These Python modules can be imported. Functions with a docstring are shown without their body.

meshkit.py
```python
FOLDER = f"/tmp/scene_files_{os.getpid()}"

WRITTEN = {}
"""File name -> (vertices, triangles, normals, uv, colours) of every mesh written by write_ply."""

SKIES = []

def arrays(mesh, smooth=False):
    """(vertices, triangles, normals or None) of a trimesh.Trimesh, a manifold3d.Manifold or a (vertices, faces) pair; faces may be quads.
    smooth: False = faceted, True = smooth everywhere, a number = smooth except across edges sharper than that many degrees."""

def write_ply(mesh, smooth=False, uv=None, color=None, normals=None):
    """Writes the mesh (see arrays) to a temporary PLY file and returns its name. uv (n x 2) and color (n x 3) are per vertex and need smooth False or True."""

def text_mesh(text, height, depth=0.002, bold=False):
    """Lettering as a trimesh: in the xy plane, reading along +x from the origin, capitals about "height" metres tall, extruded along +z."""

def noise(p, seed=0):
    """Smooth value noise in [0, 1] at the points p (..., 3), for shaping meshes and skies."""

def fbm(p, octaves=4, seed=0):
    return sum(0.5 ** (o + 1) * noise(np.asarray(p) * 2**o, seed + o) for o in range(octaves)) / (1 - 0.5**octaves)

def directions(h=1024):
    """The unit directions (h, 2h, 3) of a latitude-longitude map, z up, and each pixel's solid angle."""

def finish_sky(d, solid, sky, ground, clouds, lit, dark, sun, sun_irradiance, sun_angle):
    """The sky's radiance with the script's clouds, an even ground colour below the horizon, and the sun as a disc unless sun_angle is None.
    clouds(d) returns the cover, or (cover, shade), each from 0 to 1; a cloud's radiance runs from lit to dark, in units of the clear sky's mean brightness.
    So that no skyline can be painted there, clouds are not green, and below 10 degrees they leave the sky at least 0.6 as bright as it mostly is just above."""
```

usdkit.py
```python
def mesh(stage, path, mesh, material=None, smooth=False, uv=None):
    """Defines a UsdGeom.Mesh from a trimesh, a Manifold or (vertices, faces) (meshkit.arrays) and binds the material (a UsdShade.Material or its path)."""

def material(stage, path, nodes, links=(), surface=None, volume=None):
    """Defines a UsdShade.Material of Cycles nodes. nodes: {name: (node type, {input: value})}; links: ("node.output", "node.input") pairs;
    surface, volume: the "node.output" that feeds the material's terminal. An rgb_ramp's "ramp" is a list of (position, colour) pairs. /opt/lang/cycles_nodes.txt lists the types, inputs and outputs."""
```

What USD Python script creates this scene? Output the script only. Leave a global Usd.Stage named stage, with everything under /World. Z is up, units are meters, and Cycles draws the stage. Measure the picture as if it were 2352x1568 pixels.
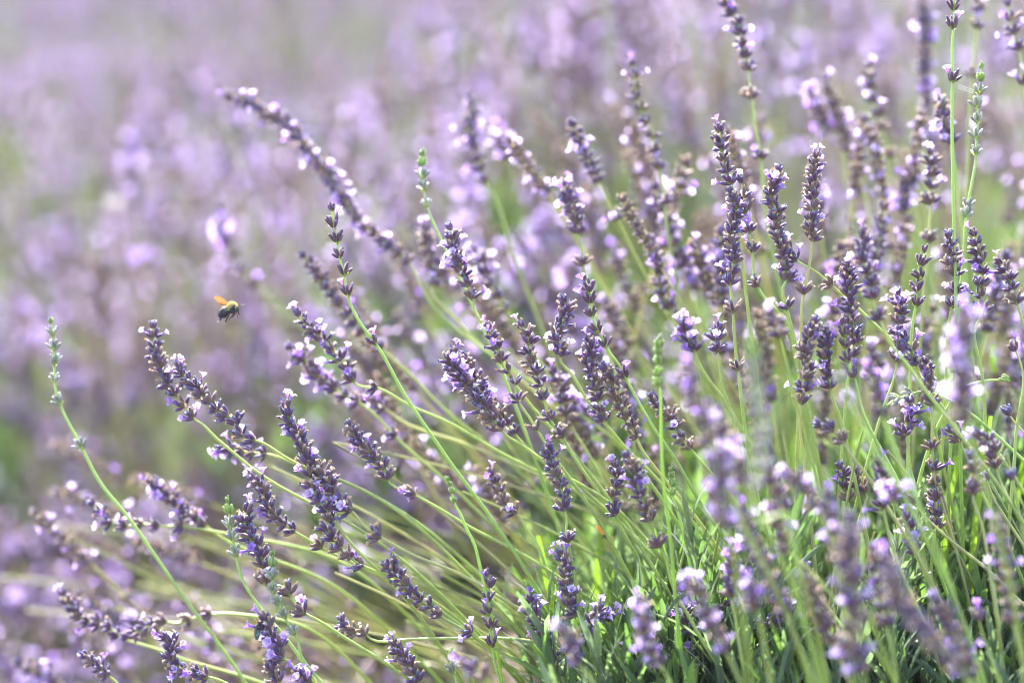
import math, random
import numpy as np
import usdkit, meshkit
from pxr import Usd, UsdGeom, UsdLux, UsdShade, Gf, Sdf, Vt
from scipy.interpolate import CubicSpline

stage = Usd.Stage.CreateInMemory()
UsdGeom.SetStageUpAxis(stage, 'Z')
UsdGeom.SetStageMetersPerUnit(stage, 1.0)
world = UsdGeom.Xform.Define(stage, '/World')
stage.SetDefaultPrim(world.GetPrim())
T = Sdf.ValueTypeNames

# ------------------------------------------------------------------ camera, sky, sun, exposure
PITCH = math.radians(16.0)
EYE = np.array([0.0, 0.0, 0.62])
FOCUS = 1.36
FL, AP = 85.0, 36.0
HAZE = 0.0014
RIGHT = np.array([1.0, 0, 0])
FWD = np.array([0.0, math.cos(PITCH), -math.sin(PITCH)])
UP = np.array([0.0, math.sin(PITCH), math.cos(PITCH)])
cam = UsdGeom.Camera.Define(stage, '/World/camera')
cam.CreateFocalLengthAttr(FL)
cam.CreateHorizontalApertureAttr(AP)
cam.CreateVerticalApertureAttr(AP * 682 / 1024)
cam.CreateFStopAttr(2.05)
cam.CreateFocusDistanceAttr(FOCUS)
cam.CreateClippingRangeAttr((0.05, 500.0))
cam.CreateExposureAttr(2.32)
cam.AddTransformOp().Set(Gf.Matrix4d(*RIGHT, 0, *UP, 0, *(-FWD), 0, *EYE, 1))

SUN_EL, SUN_DX, SUN_DY = math.radians(43), -0.30, 1.0
sun_rot = math.atan2(SUN_DX, SUN_DY)
sd = np.array([math.sin(sun_rot) * math.cos(SUN_EL), math.cos(sun_rot) * math.cos(SUN_EL), math.sin(SUN_EL)])
usdkit.material(stage, '/World/Looks/sky_look', {
    'sky': ('sky_texture', {'sky_type': 'single_scattering', 'sun_disc': False, 'aerosol_density': 3.0, 'sun_elevation': SUN_EL, 'sun_rotation': sun_rot}),
    'bg': ('background_shader', {'strength': 0.15})}, [('sky.color', 'bg.color')], surface='bg.background')
dome = UsdLux.DomeLight.Define(stage, '/World/sky')
UsdShade.MaterialBindingAPI.Apply(dome.GetPrim()).Bind(UsdShade.Material.Get(stage, '/World/Looks/sky_look'))
dome.GetPrim().SetCustomDataByKey('kind', 'structure')
sun = UsdLux.DistantLight.Define(stage, '/World/sun')
sun.CreateIntensityAttr(1.25)
sun.CreateAngleAttr(0.5)
sun.CreateNormalizeAttr(True)
sun.CreateColorAttr(Gf.Vec3f(1.0, 0.97, 0.90))
zx = -(-sd)                       # light shines along its -z, so +z points to the sun
xx = np.cross([0, 0, 1.0], zx); xx /= np.linalg.norm(xx)
yx = np.cross(zx, xx)
sun.AddTransformOp().Set(Gf.Matrix4d(*xx, 0, *yx, 0, *zx, 0, 0, 0, 5, 1))

# ------------------------------------------------------------------ pixel (2352 x 1568 view of the photo) at a real distance -> world
VH = 682 / 1024
def P(fx, fy, dcm=0.0):
    z = FOCUS + dcm / 100.0
    xc = (fx / 2352 - 0.5) * AP / FL * z
    yc = -(fy / 1568 - 0.5) * AP * VH / FL * z
    return EYE + FWD * z + RIGHT * xc + UP * yc

# ------------------------------------------------------------------ materials
def tissue(name, trans_gain=(1.5, 1.5, 1.5), trans_sat=1.2, sheen=0.6, rough=0.6, var=0.25, spec=0.4):
    return usdkit.material(stage, '/World/Looks/' + name, {
        'tint': ('attribute', {'attribute': 'tint'}),
        'thin': ('attribute', {'attribute': 'thin'}),
        'pos': ('geometry', {}),
        'nz': ('noise_texture', {'scale': 900.0, 'detail': 3.0, 'roughness': 0.6}),
        'mr': ('map_range', {'from_min': 0.3, 'from_max': 0.7, 'to_min': 1 - var, 'to_max': 1 + var}),
        'hs': ('hsv', {}),
        'tr': ('hsv', {'saturation': trans_sat}),
        'mul': ('mix_color', {'blend_type': 'multiply', 'fac': 1.0, 'b': trans_gain, 'use_clamp': False, 'use_clamp_result': False}),
        'p': ('principled_bsdf', {'roughness': rough, 'sheen_weight': sheen, 'sheen_roughness': 0.35, 'sheen_tint': (1, 0.97, 0.95), 'specular_ior_level': spec}),
        't': ('translucent_bsdf', {}),
        'mix': ('mix_closure', {})},
        [('pos.position', 'nz.vector'), ('nz.fac', 'mr.value'), ('mr.result', 'hs.value'), ('tint.color', 'hs.color'),
         ('hs.color', 'p.base_color'), ('hs.color', 'tr.color'), ('tr.color', 'mul.a'), ('mul.result', 't.color'),
         ('thin.fac', 'mix.fac'), ('p.BSDF', 'mix.closure1'), ('t.BSDF', 'mix.closure2')], surface='mix.closure')

M_FLOWER = tissue('flower_tissue', (1.5, 1.5, 1.5), 1.1, 0.45, 0.45)
M_STEM = tissue('stem_tissue', (2.2, 2.2, 1.0), 1.2, 0.12, 0.36, 0.12, 0.9)
M_LEAF = tissue('leaf_tissue', (1.6, 1.75, 0.8), 1.1, 0.35, 0.5, 0.15)
M_GRASS = tissue('grass_tissue', (1.4, 1.5, 0.6), 1.1, 0.1, 0.45, 0.1)
def plain(name, col, rough=0.5, sheen=0.0, spec=0.5, coat=0.0):
    return usdkit.material(stage, '/World/Looks/' + name, {'p': ('principled_bsdf', {'base_color': col, 'roughness': rough, 'sheen_weight': sheen, 'sheen_roughness': 0.4, 'specular_ior_level': spec, 'coat_weight': coat})}, [], surface='p.BSDF')

# ------------------------------------------------------------------ small mesh builder with a tint and a thinness per vertex
class MB:
    def __init__(s): s.v, s.f, s.c, s.t, s.n = [], [], [], [], 0
    def add(s, v, f, c, t):
        v = np.asarray(v, float); f = np.asarray(f, int)
        if f.shape[1] == 4: f = np.vstack([f[:, [0, 1, 2]], f[:, [0, 2, 3]]])
        s.v.append(v); s.f.append(f + s.n); s.n += len(v)
        s.c.append(np.broadcast_to(np.asarray(c, float), (len(v), 3)).copy())
        s.t.append(np.broadcast_to(np.asarray(t, float), (len(v),)).copy())
        return s
    def get(s): return np.vstack(s.v), np.vstack(s.f), np.vstack(s.c), np.concatenate(s.t)
    def join(s, o, R=None, p=(0, 0, 0), k=1.0):
        v, f, c, t = o.get()
        v = v * k
        if R is not None: v = v @ np.asarray(R).T
        return s.add(v + np.asarray(p), f, c, t)

def put(path, mb, mat, smooth=True):
    v, f, c, t = mb.get()
    m = usdkit.mesh(stage, path, (v, f), mat, smooth=smooth)
    pv = UsdGeom.PrimvarsAPI(m)
    pv.CreatePrimvar('tint', T.Color3fArray, 'vertex').Set(Vt.Vec3fArray.FromNumpy(c.astype(np.float32)))
    pv.CreatePrimvar('thin', T.FloatArray, 'vertex').Set(Vt.FloatArray.FromNumpy(t.astype(np.float32)))
    return m

names = {}
def numbered(base, parent='/World'):
    k = (parent, base); n = names.get(k, -1) + 1; names[k] = n
    return f'{parent}/{base}' + (f'_{n:03d}' if n else '')
def tag(prim, label=None, cat=None, group=None, kind=None):
    for k, v in (('label', label), ('category', cat), ('group', group), ('kind', kind)):
        if v: prim.SetCustomDataByKey(k, v)

def frame(z, roll=0.0):
    z = np.asarray(z, float) / np.linalg.norm(z)
    a = np.cross(z, [0.31, 0.87, 0.38]); a /= np.linalg.norm(a)
    b = np.cross(z, a)
    x = a * math.cos(roll) + b * math.sin(roll)
    return np.stack([x, np.cross(z, x), z], 1)         # columns
def xf(prim, R, p, k=1.0):
    A = np.asarray(R) * k
    prim.AddTransformOp().Set(Gf.Matrix4d(*A[:, 0], 0, *A[:, 1], 0, *A[:, 2], 0, *map(float, p), 1))

def tube(mb, pts, rad, sides, col, thin, square=0.0, cap=True):
    p = np.asarray(pts, float); n = len(p)
    t = np.gradient(p, axis=0); t /= np.linalg.norm(t, axis=1, keepdims=True) + 1e-12
    a = np.cross(t[0], [0.3, 0.2, 0.93] if abs(t[0][2]) < 0.9 else [1, 0.1, 0]); a /= np.linalg.norm(a)
    A = []
    for i in range(n):
        a = a - t[i] * (a @ t[i]); a /= np.linalg.norm(a); A.append(a)
    A = np.array(A); B = np.cross(t, A)
    ph = np.arange(sides) * 2 * math.pi / sides
    r = np.broadcast_to(rad, (n,))[:, None] * (1 + square * np.cos(4 * ph))[None]
    v = p[:, None] + r[..., None] * (np.cos(ph)[None, :, None] * A[:, None] + np.sin(ph)[None, :, None] * B[:, None])
    i, j = np.meshgrid(np.arange(n - 1), np.arange(sides), indexing='ij')
    q = np.stack([i * sides + j, i * sides + (j + 1) % sides, (i + 1) * sides + (j + 1) % sides, (i + 1) * sides + j], -1).reshape(-1, 4)
    f = np.vstack([q[:, [0, 1, 2]], q[:, [0, 2, 3]]])
    v = v.reshape(-1, 3)
    if cap:
        v = np.vstack([v, p[:1], p[-1:]])
        k = np.arange(sides)
        f = np.vstack([f, np.stack([np.full(sides, n * sides), (k + 1) % sides, k], 1),
                       np.stack([np.full(sides, n * sides + 1), (n - 1) * sides + k, (n - 1) * sides + (k + 1) % sides], 1)])
    col = np.asarray(col, float)
    if col.ndim == 2:
        col = np.repeat(col, sides, 0)
        if cap: col = np.vstack([col, col[:1], col[-1:]])
    mb.add(v, f, col, thin)
    return mb

def lerp(stops, x):
    xs = [s[0] for s in stops]; cs = np.array([s[1] for s in stops])
    return np.stack([np.interp(x, xs, cs[:, k]) for k in range(3)], -1)

# ------------------------------------------------------------------ lavender pieces (metres, axis +z, base at origin)
MM = 0.001
CALYX = {  # colour along the calyx, base to tip
    'p': [(0, (.19, .21, .05)), (.12, (.16, .10, .07)), (.32, (.125, .052, .122)), (.7, (.112, .050, .138)), (.92, (.175, .13, .255)), (1, (.40, .35, .42))],
    'b': [(0, (.16, .17, .05)), (.2, (.135, .08, .085)), (.5, (.11, .048, .12)), (.85, (.115, .085, .21)), (1, (.18, .18, .32))],
    'd': [(0, (.20, .20, .07)), (.2, (.20, .14, .10)), (.6, (.17, .095, .105)), (.9, (.21, .145, .14)), (1, (.42, .34, .26))],
    'y': [(0, (.27, .34, .12)), (.3, (.26, .30, .18)), (.7, (.27, .26, .25)), (1, (.46, .45, .44))],
    'f': [(0, (.18, .22, .06)), (.15, (.13, .10, .07)), (.4, (.11, .052, .095)), (.85, (.13, .07, .13)), (1, (.26, .20, .28))],
    'e': [(0, (.20, .30, .07)), (.6, (.24, .34, .09)), (1, (.34, .40, .18))]}
def calyx(kind, rng, lod=0):
    L = MM * rng.uniform(5.2, 6.6); W = MM * rng.uniform(0.95, 1.18)
    if kind == 'f': W *= 0.88; L *= 1.05
    if kind == 'y': W *= 0.82; L *= 0.92
    if kind == 'e': W *= 0.8; L *= 0.75
    ts = [0, .06, .22, .45, .68, .86, .95, 1.0] if lod == 0 else [0, .15, .5, .85, 1.0]
    rs = [.30, .52, .88, 1.04, .98, .80, .60, .22] if lod == 0 else [.35, .75, 1.04, .8, .2]
    sides = 10 if lod == 0 else 6
    mb = MB()
    bend = rng.uniform(-.25, .25) * MM
    pts = [(bend * math.sin(t * 2.4), 0, L * t) for t in ts]
    col = lerp(CALYX[kind], np.array(ts)) * rng.uniform(0.8, 1.25)
    col = np.repeat(col, sides, 0).reshape(len(ts), sides, 3)
    col[:, ::2] *= 1.28; col[:, 1::2] *= 0.8
    tube(mb, pts, np.array(rs) * W, sides, (.1, .1, .1), 0.13)
    cc = mb.c[0]; cc[:len(ts) * sides] = col.reshape(-1, 3); cc[-2] = col[0, 0]; cc[-1] = col[-1, 0]
    mb.t[0][:] = 0.14 if kind != 'e' else 0.35
    return mb, L

def crumple(mb, at, kind, rng, lod=0):          # the shrivelled corolla that stays on the calyx tip
    c = {'b': (.13, .14, .27), 'd': (.50, .34, .19), 'w': (.60, .52, .46)}[kind]
    for k in range(4 if lod == 0 else 2):
        d = np.array([rng.gauss(0, .6), rng.gauss(0, .6), 1.0]); d /= np.linalg.norm(d)
        p0 = np.asarray(at) + np.array([0, 0, -.3 * MM])
        p1 = p0 + d * MM * rng.uniform(.7, 1.1)
        p2 = p1 + np.array([rng.gauss(0, .5), rng.gauss(0, .5), rng.gauss(.15, .3)]) * MM
        cv = np.array(c) * rng.uniform(.7, 1.5)
        tube(mb, [p0, p1, p2], np.array([.34, .46, .26]) * MM, 5, cv, 0.2)

def petal(mb, base, out, up, L, W, curl, col0, col1):   # one rounded lobe with thickness, bent outwards
    out = out / np.linalg.norm(out); side = np.cross(up, out); side /= np.linalg.norm(side)
    nu, nv = 5, 3
    V, C = [], []
    for i in range(nu):
        u = i / (nu - 1)
        w = W * (0.55 + 0.75 * math.sin(min(1, u * 1.15) * 2.3)) * (1 if i < nu - 1 else .62)
        ang = curl * u
        q = base + up * L * (math.sin(ang + 1e-6) / (curl + 1e-6)) * 1.0 + out * L * ((1 - math.cos(ang)) / (curl + 1e-6)) + out * L * 0.25 * u
        for j in range(nv):
            s = (j / (nv - 1) - .5)
            V.append(q + side * w * s + up * (abs(s) * .25 * w))
            C.append(np.array(col0) * (1 - u) + np.array(col1) * u)
    F = []
    for i in range(nu - 1):
        for j in range(nv - 1):
            a = i * nv + j
            F.append((a, a + 1, a + nv + 1, a + nv))
    V = np.array(V)
    mb.add(V, F, np.array(C), 0.62)

def corolla(at, rng, lod=0):
    mb = MB(); at = np.asarray(at, float)
    deep = np.array((.25, .12, .44)) * rng.uniform(.9, 1.3)
    lite = np.array((.56, .49, .69)) * rng.uniform(.9, 1.25)
    if rng.random() < 0.25: lite = np.array((.36, .24, .60))
    lite = np.minimum(lite, .85)
    tube(mb, [at + np.array([0, 0, -.6 * MM]), at + np.array([0, 0, 1.2 * MM]), at + np.array([0, 0, 2.6 * MM])], np.array([.5, .6, 1.0]) * MM, 6 if lod == 0 else 5,
         np.array([deep, deep, (deep + lite) / 2]), 0.5, cap=False)
    b = at + np.array([0, 0, 2.3 * MM]); up = np.array([0, 0, 1.0])
    a0 = rng.uniform(0, 6.28); Z = rng.uniform(.72, .98)
    for k, (da, L, W, cu) in enumerate(((-.42, 3.3, 2.5, .7), (.42, 3.3, 2.5, .7), (2.1, 2.6, 2.0, 1.7), (3.14, 2.8, 2.2, 1.8), (4.18, 2.6, 2.0, 1.7))):
        an = a0 + da; out = np.array([math.cos(an), math.sin(an), 0])
        petal(mb, b + out * .75 * MM, out, up, L * Z * MM * rng.uniform(.85, 1.1), W * Z * MM, cu * rng.uniform(.8, 1.15), (deep + lite) / 2, lite * rng.uniform(.92, 1.1))
    return mb

def bract(rng, young=False):
    mb = MB(); L = MM * rng.uniform(3.4, 4.6); W = MM * rng.uniform(2.2, 3.0)
    c0 = np.array((.22, .27, .07)) if young or rng.random() < .4 else np.array((.17, .14, .07))
    V, F, C = [], [], []
    for i in range(4):
        u = i / 3; w = W * (.35, 1, .75, .06)[i]
        for j in (-1, 0, 1):
            V.append((L * u * .75, w * j * .5, L * (.12 * u + .55 * u * u) + abs(j) * .25 * w)); C.append(c0 * (1 + .3 * u))
    for i in range(3):
        for j in range(2):
            a = i * 3 + j; F.append((a, a + 1, a + 4, a + 3))
    mb.add(np.array(V), F, np.array(C), 0.45)
    return mb

def rotz(a): c, s = math.cos(a), math.sin(a); return np.array([[c, -s, 0], [s, c, 0], [0, 0, 1.0]])
def roty(a): c, s = math.cos(a), math.sin(a); return np.array([[c, 0, s], [0, 1, 0], [-s, 0, c]])

def whorl(kind, rng, flowers=0, n=9, lod=0, top=False):
    """[(part name, MB)] of one whorl round an axis along +z"""
    out = []
    a0 = rng.uniform(0, 6.28)
    who = list(range(n)); rng.shuffle(who); fl = set(who[:flowers])
    for k in range(n):
        ring = k % 2
        az = a0 + 6.283 * k / n + rng.gauss(0, .14)
        tilt = (rng.uniform(.7, 1.2) if ring == 0 else rng.uniform(.3, .78))
        if kind in 'fy': tilt *= .72
        if kind == 'e': tilt *= .45
        if top: tilt *= .5
        ck = kind
        if kind == 'p': ck = rng.choices('pbd', (5, 3, 2))[0]
        if kind == 'd': ck = rng.choices('dp', (7, 3))[0]
        m, L = calyx(ck, rng, lod)
        extra = MB()
        flower = None
        if k in fl: flower = corolla((0, 0, L * .96), rng, lod)
        else:
            r = rng.random()
            if ck in 'pb' and r < .55: crumple(m, (0, 0, L), 'b' if r < .32 else 'w' if r < .45 else 'd', rng, lod)
            elif ck == 'd' and r < .85: crumple(m, (0, 0, L), 'd' if r < .6 else 'w', rng, lod)
        R = rotz(az) @ roty(tilt) @ rotz(rng.uniform(0, 6.28))
        off = rotz(az) @ np.array([.7 * MM, 0, 0]) + np.array([0, 0, MM * (rng.uniform(-.3, .3) + (1.0 if ring else 0))])
        out.append(('calyx', MB().join(m, R, off)))
        if flower: out.append(('flower', MB().join(flower, R, off)))
    if not top and kind != 'e':
        for s in (0, 1):
            out.append(('bract', MB().join(bract(rng, kind in 'yf'), rotz(a0 + s * math.pi + .3), (0, 0, -1.2 * MM))))
    return out

# class prims: whorl shapes that the stalks reference
LIB = '/World/whorl_shapes'
stage.CreateClassPrim(LIB)
lib = {}
rng = random.Random(11)
def make_whorl(key, **kw):
    path = f'{LIB}/{key}_{len(lib.setdefault(key, [])):02d}'
    UsdGeom.Xform.Define(stage, path)
    cnt = {}
    for nm, mb in whorl(rng=rng, **kw):
        i = cnt.get(nm, 0); cnt[nm] = i + 1
        put(f'{path}/{nm}' + (f'_{i:03d}' if i else ''), mb, M_FLOWER)
    lib[key].append(path)
for i in range(6): make_whorl('full', kind='p', n=7 + i % 3, flowers=0)
for i in range(5): make_whorl('bloom', kind='p', n=8, flowers=1 + i % 3)
for i in range(3): make_whorl('lush', kind='p', n=8, flowers=4 + i % 2)
for i in range(4): make_whorl('dry', kind='d', n=8 + i % 2, flowers=0)
for i in range(4): make_whorl('few', kind='p', n=5 + i % 2, flowers=1 if i % 2 else 0)
for i in range(3): make_whorl('young', kind='y', n=6, flowers=0)
for i in range(3): make_whorl('fresh', kind='f', n=6, flowers=0 if i == 0 else 1)
for i in range(2): make_whorl('ear', kind='e', n=7, flowers=0)
for i in range(3): make_whorl('top', kind='p', n=6, flowers=i, top=True)
make_whorl('topyoung', kind='e', n=5, top=True)
make_whorl('topfresh', kind='f', n=5, flowers=0, top=True)

# ------------------------------------------------------------------ ground
def sstep(a, b, x):
    t = np.clip((np.asarray(x, float) - a) / (b - a), 0, 1); return t * t * (3 - 2 * t)
def gz(x, y):          # the near plants stand on a ridge, the soil falls away to the left and behind
    return -.02 - .28 * (1 - sstep(-.20, .02, x) * (1 - sstep(1.70, 2.05, y)))
def ground():
    n = 150
    g = np.sign(np.linspace(-1, 1, n)) * np.abs(np.linspace(-1, 1, n)) ** 2.6
    X, Y = np.meshgrid(g * 40, g * 40 + 1.9)
    p = np.stack([X, Y, X * 0], -1)
    near = np.exp(-((X ** 2 + (Y - 2) ** 2) / 30))
    Z = (meshkit.fbm(p * 9, 3, 3) - .5) * .05 * near + (meshkit.fbm(p * .25, 2, 8) - .5) * .2 * (1 - near) + gz(X, Y)
    v = np.stack([X, Y, Z], -1).reshape(-1, 3)
    i, j = np.meshgrid(np.arange(n - 1), np.arange(n - 1), indexing='ij')
    a = (i * n + j).ravel()
    f = np.stack([a, a + 1, a + n + 1, a + n], 1)
    mat = usdkit.material(stage, '/World/Looks/soil', {
        'g': ('geometry', {}), 'n': ('noise_texture', {'scale': 30.0, 'detail': 6.0, 'roughness': .7}),
        'n2': ('noise_texture', {'scale': 260.0, 'detail': 4.0}),
        'r': ('rgb_ramp', {'ramp': [(.25, (.035, .024, .018)), (.5, (.085, .062, .045)), (.75, (.17, .13, .095))]}),
        'b': ('bump', {'strength': .8, 'distance': .006}), 'p': ('principled_bsdf', {'roughness': .95})},
        [('g.position', 'n.vector'), ('g.position', 'n2.vector'), ('n.fac', 'r.fac'), ('r.color', 'p.base_color'), ('n2.fac', 'b.height'), ('b.normal', 'p.normal')], surface='p.BSDF')
    m = usdkit.mesh(stage, '/World/ground', (v, f), mat, smooth=True)
    tag(m.GetPrim(), 'dark brown soil under the lavender plants', None, None, 'structure')
ground()
# sunlit air over the field
hb = np.array([(x, y, z) for x in (-44, 44) for y in (-44, 46) for z in (-1.6, .95)], float)
hf = [(0, 1, 3), (0, 3, 2), (4, 6, 7), (4, 7, 5), (0, 4, 5), (0, 5, 1), (2, 3, 7), (2, 7, 6), (0, 2, 6), (0, 6, 4), (1, 5, 7), (1, 7, 3)]
air = usdkit.material(stage, '/World/Looks/air', {'v': ('principled_volume', {'color': (.97, .95, .93), 'density': HAZE, 'anisotropy': .35})}, [], volume='v.volume')
hz = usdkit.mesh(stage, '/World/haze', (hb, np.array(hf)), air)
tag(hz.GetPrim(), 'pale sunlit haze over the lavender field', None, None, 'stuff')

# ------------------------------------------------------------------ one stalk along a traced curve
def spline(pts, step=.004):
    p = np.asarray(pts, float)
    keep = [0]
    for i in range(1, len(p)):
        if np.linalg.norm(p[i] - p[keep[-1]]) > 1e-4: keep.append(i)
    p = p[keep]
    s = np.concatenate([[0], np.cumsum(np.linalg.norm(np.diff(p, axis=0), axis=1))])
    cs = CubicSpline(s, p, bc_type='natural')
    n = max(4, int(s[-1] / step))
    u = np.linspace(0, s[-1], n)
    return cs, u, cs(u), s

def xy(t): return [tuple(map(float, w.split(','))) for w in t.split()]
SPACING = {'dense': .0056, 'med': .0068, 'sparse': .0088, 'loose': .0108}
STEMCOL = {'p': ((.34, .40, .12), (.17, .26, .045)), 'y': ((.34, .44, .14), (.22, .34, .08)), 'e': ((.36, .50, .10), (.28, .42, .07)),
           'd': ((.40, .40, .17), (.21, .27, .07)), 'f': ((.34, .45, .11), (.19, .31, .045)), 'n': ((.28, .36, .13), (.13, .22, .06))}
STALK_LOG = []

def to_ground(pts, d):
    """carries a traced stem on to the root: (px points, depths)"""
    (x0, y0), (x1, y1) = pts[-2], pts[-1]
    dx, dy = x1 - x0, max(y1 - y0, 1.0)
    k = max(-.35, min(1.5, dx / dy))
    P1 = P(x1, y1, d)
    out = []
    if y1 < 1540:
        ym = (y1 + 1640) / 2
        kk = k * .82
        out.append(P(x1 + kk * (ym - y1), ym, d + 1.5))
        out.append(P(x1 + kk * (ym - y1) + kk * .7 * (1640 - ym), 1640, d + 3))
        last = out[-1]; prev = out[-2]
    else:
        last = P1; prev = P(x0, y0, d)
    t = last - prev; t /= np.linalg.norm(t)
    z = last[2]
    g = last + np.array([t[0] * .05, .02, 0]) if z > .02 else last + t * .02
    g = np.array([g[0], g[1], min(float(gz(g[0], g[1])) - .01, z - .01)])
    out.append(g)
    return out

def stalk(label, spike, stem, d=(0, 0), gap='med', kind='p', fl=.3, rem='', k=1.0, name='lavender_stalk', cat='lavender stalk', group=None, seed=None, thick=1.0, tip_off=False):
    r = random.Random(hash_str(label) if seed is None else seed)
    sp, st = xy(spike), xy(stem)
    allp = sp + st
    L = np.concatenate([[0], np.cumsum([math.dist(a, b) for a, b in zip(allp, allp[1:])])])
    d = tuple(q * 1.25 if q <= -7 else q for q in d)
    dd = np.interp(L, [0, max(L[-1], 1)], d)
    pts = [P(x, y, q) for (x, y), q in zip(allp, dd)]
    pts += to_ground(allp, d[1])
    cs, u, cur, s = spline(pts)
    base = cur[-1].copy()
    path = numbered(name)
    X = UsdGeom.Xform.Define(stage, path)
    X.AddTranslateOp().Set(Gf.Vec3d(*base))
    tag(X.GetPrim(), label, cat, group)
    send = s[len(sp) - 1]
    # stem
    c0, c1 = STEMCOL.get(kind, STEMCOL['p'])
    w = np.linspace(0, 1, len(cur))[:, None]
    col = np.array(c0) * (1 - w) + np.array(c1) * w
    rad = np.interp(u, [0, .02, send, send + .06, u[-1]], np.array([.42, .55, .70, .88, 1.0]) * MM * thick)
    mb = MB(); tube(mb, cur - base, rad, 8, col, .22, square=.10)
    put(f'{path}/stem', mb, M_STEM)
    # whorls
    pos = []
    a = .0015
    g = SPACING[gap] * k
    i = 0
    while a < send:
        pos.append((a, a / max(send, 1e-6), False))
        a += g * r.uniform(.86, 1.14) * (.72 + .5 * a / max(send, .01)); i += 1
    for x, y in (xy(rem) if rem else []):
        dq = np.interp(0, [0, 1], [0, 0])
        best = min(range(len(u)), key=lambda q: (lambda v: (v[0] - x) ** 2 + (v[1] - y) ** 2)(to_px(cur[q])))
        pos.append((u[best], 1.2, True))
    wn = 0
    for n_, (a, f, remote) in enumerate(pos):
        c = cs(a); t = -cs(a, 1); t /= np.linalg.norm(t)
        if kind == 'n': break
        if n_ == 0 and not remote and not tip_off:
            key = {'y': 'topyoung', 'e': 'topyoung', 'f': 'topfresh'}.get(kind, 'top')
        elif kind == 'y': key = 'ear' if f < .22 else 'young'
        elif kind == 'e': key = 'ear'
        elif kind == 'f': key = 'fresh'
        elif kind == 'd': key = 'bloom' if r.random() < fl * .6 else 'dry'
        else:
            q = r.random()
            if q < fl: key = 'lush' if r.random() < max(0, fl - .35) * 1.2 else 'bloom'
            elif gap in ('sparse', 'loose') and r.random() < .55: key = 'few'
            else: key = 'dry' if r.random() < .18 + .3 * f else 'full'
        wp = f'{path}/whorl' + (f'_{wn:03d}' if wn else ''); wn += 1
        W = UsdGeom.Xform.Define(stage, wp)
        W.GetPrim().GetReferences().AddInternalReference(r.choice(lib[key]))
        W.GetPrim().SetInstanceable(True)
        sc = k * r.uniform(.90, 1.08) * (.72 + .28 * min(1, f / .18) if not remote else 1)
        lean = np.array([r.gauss(0, .1), r.gauss(0, .1), r.gauss(0, .1)])
        xf(W, frame(t + lean, r.uniform(0, 6.28)), c - base, sc)
    STALK_LOG.append((path, label))
    return path

def hash_str(t):
    h = 2166136261
    for ch in t: h = ((h ^ ord(ch)) * 16777619) & 0xFFFFFFFF
    return h
def to_px(p):
    q = p - EYE; z = q @ FWD
    return ((q @ RIGHT) / z * FL / AP + .5) * 2352, (-(q @ UP) / z * FL / (AP * VH) + .5) * 1568

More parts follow.
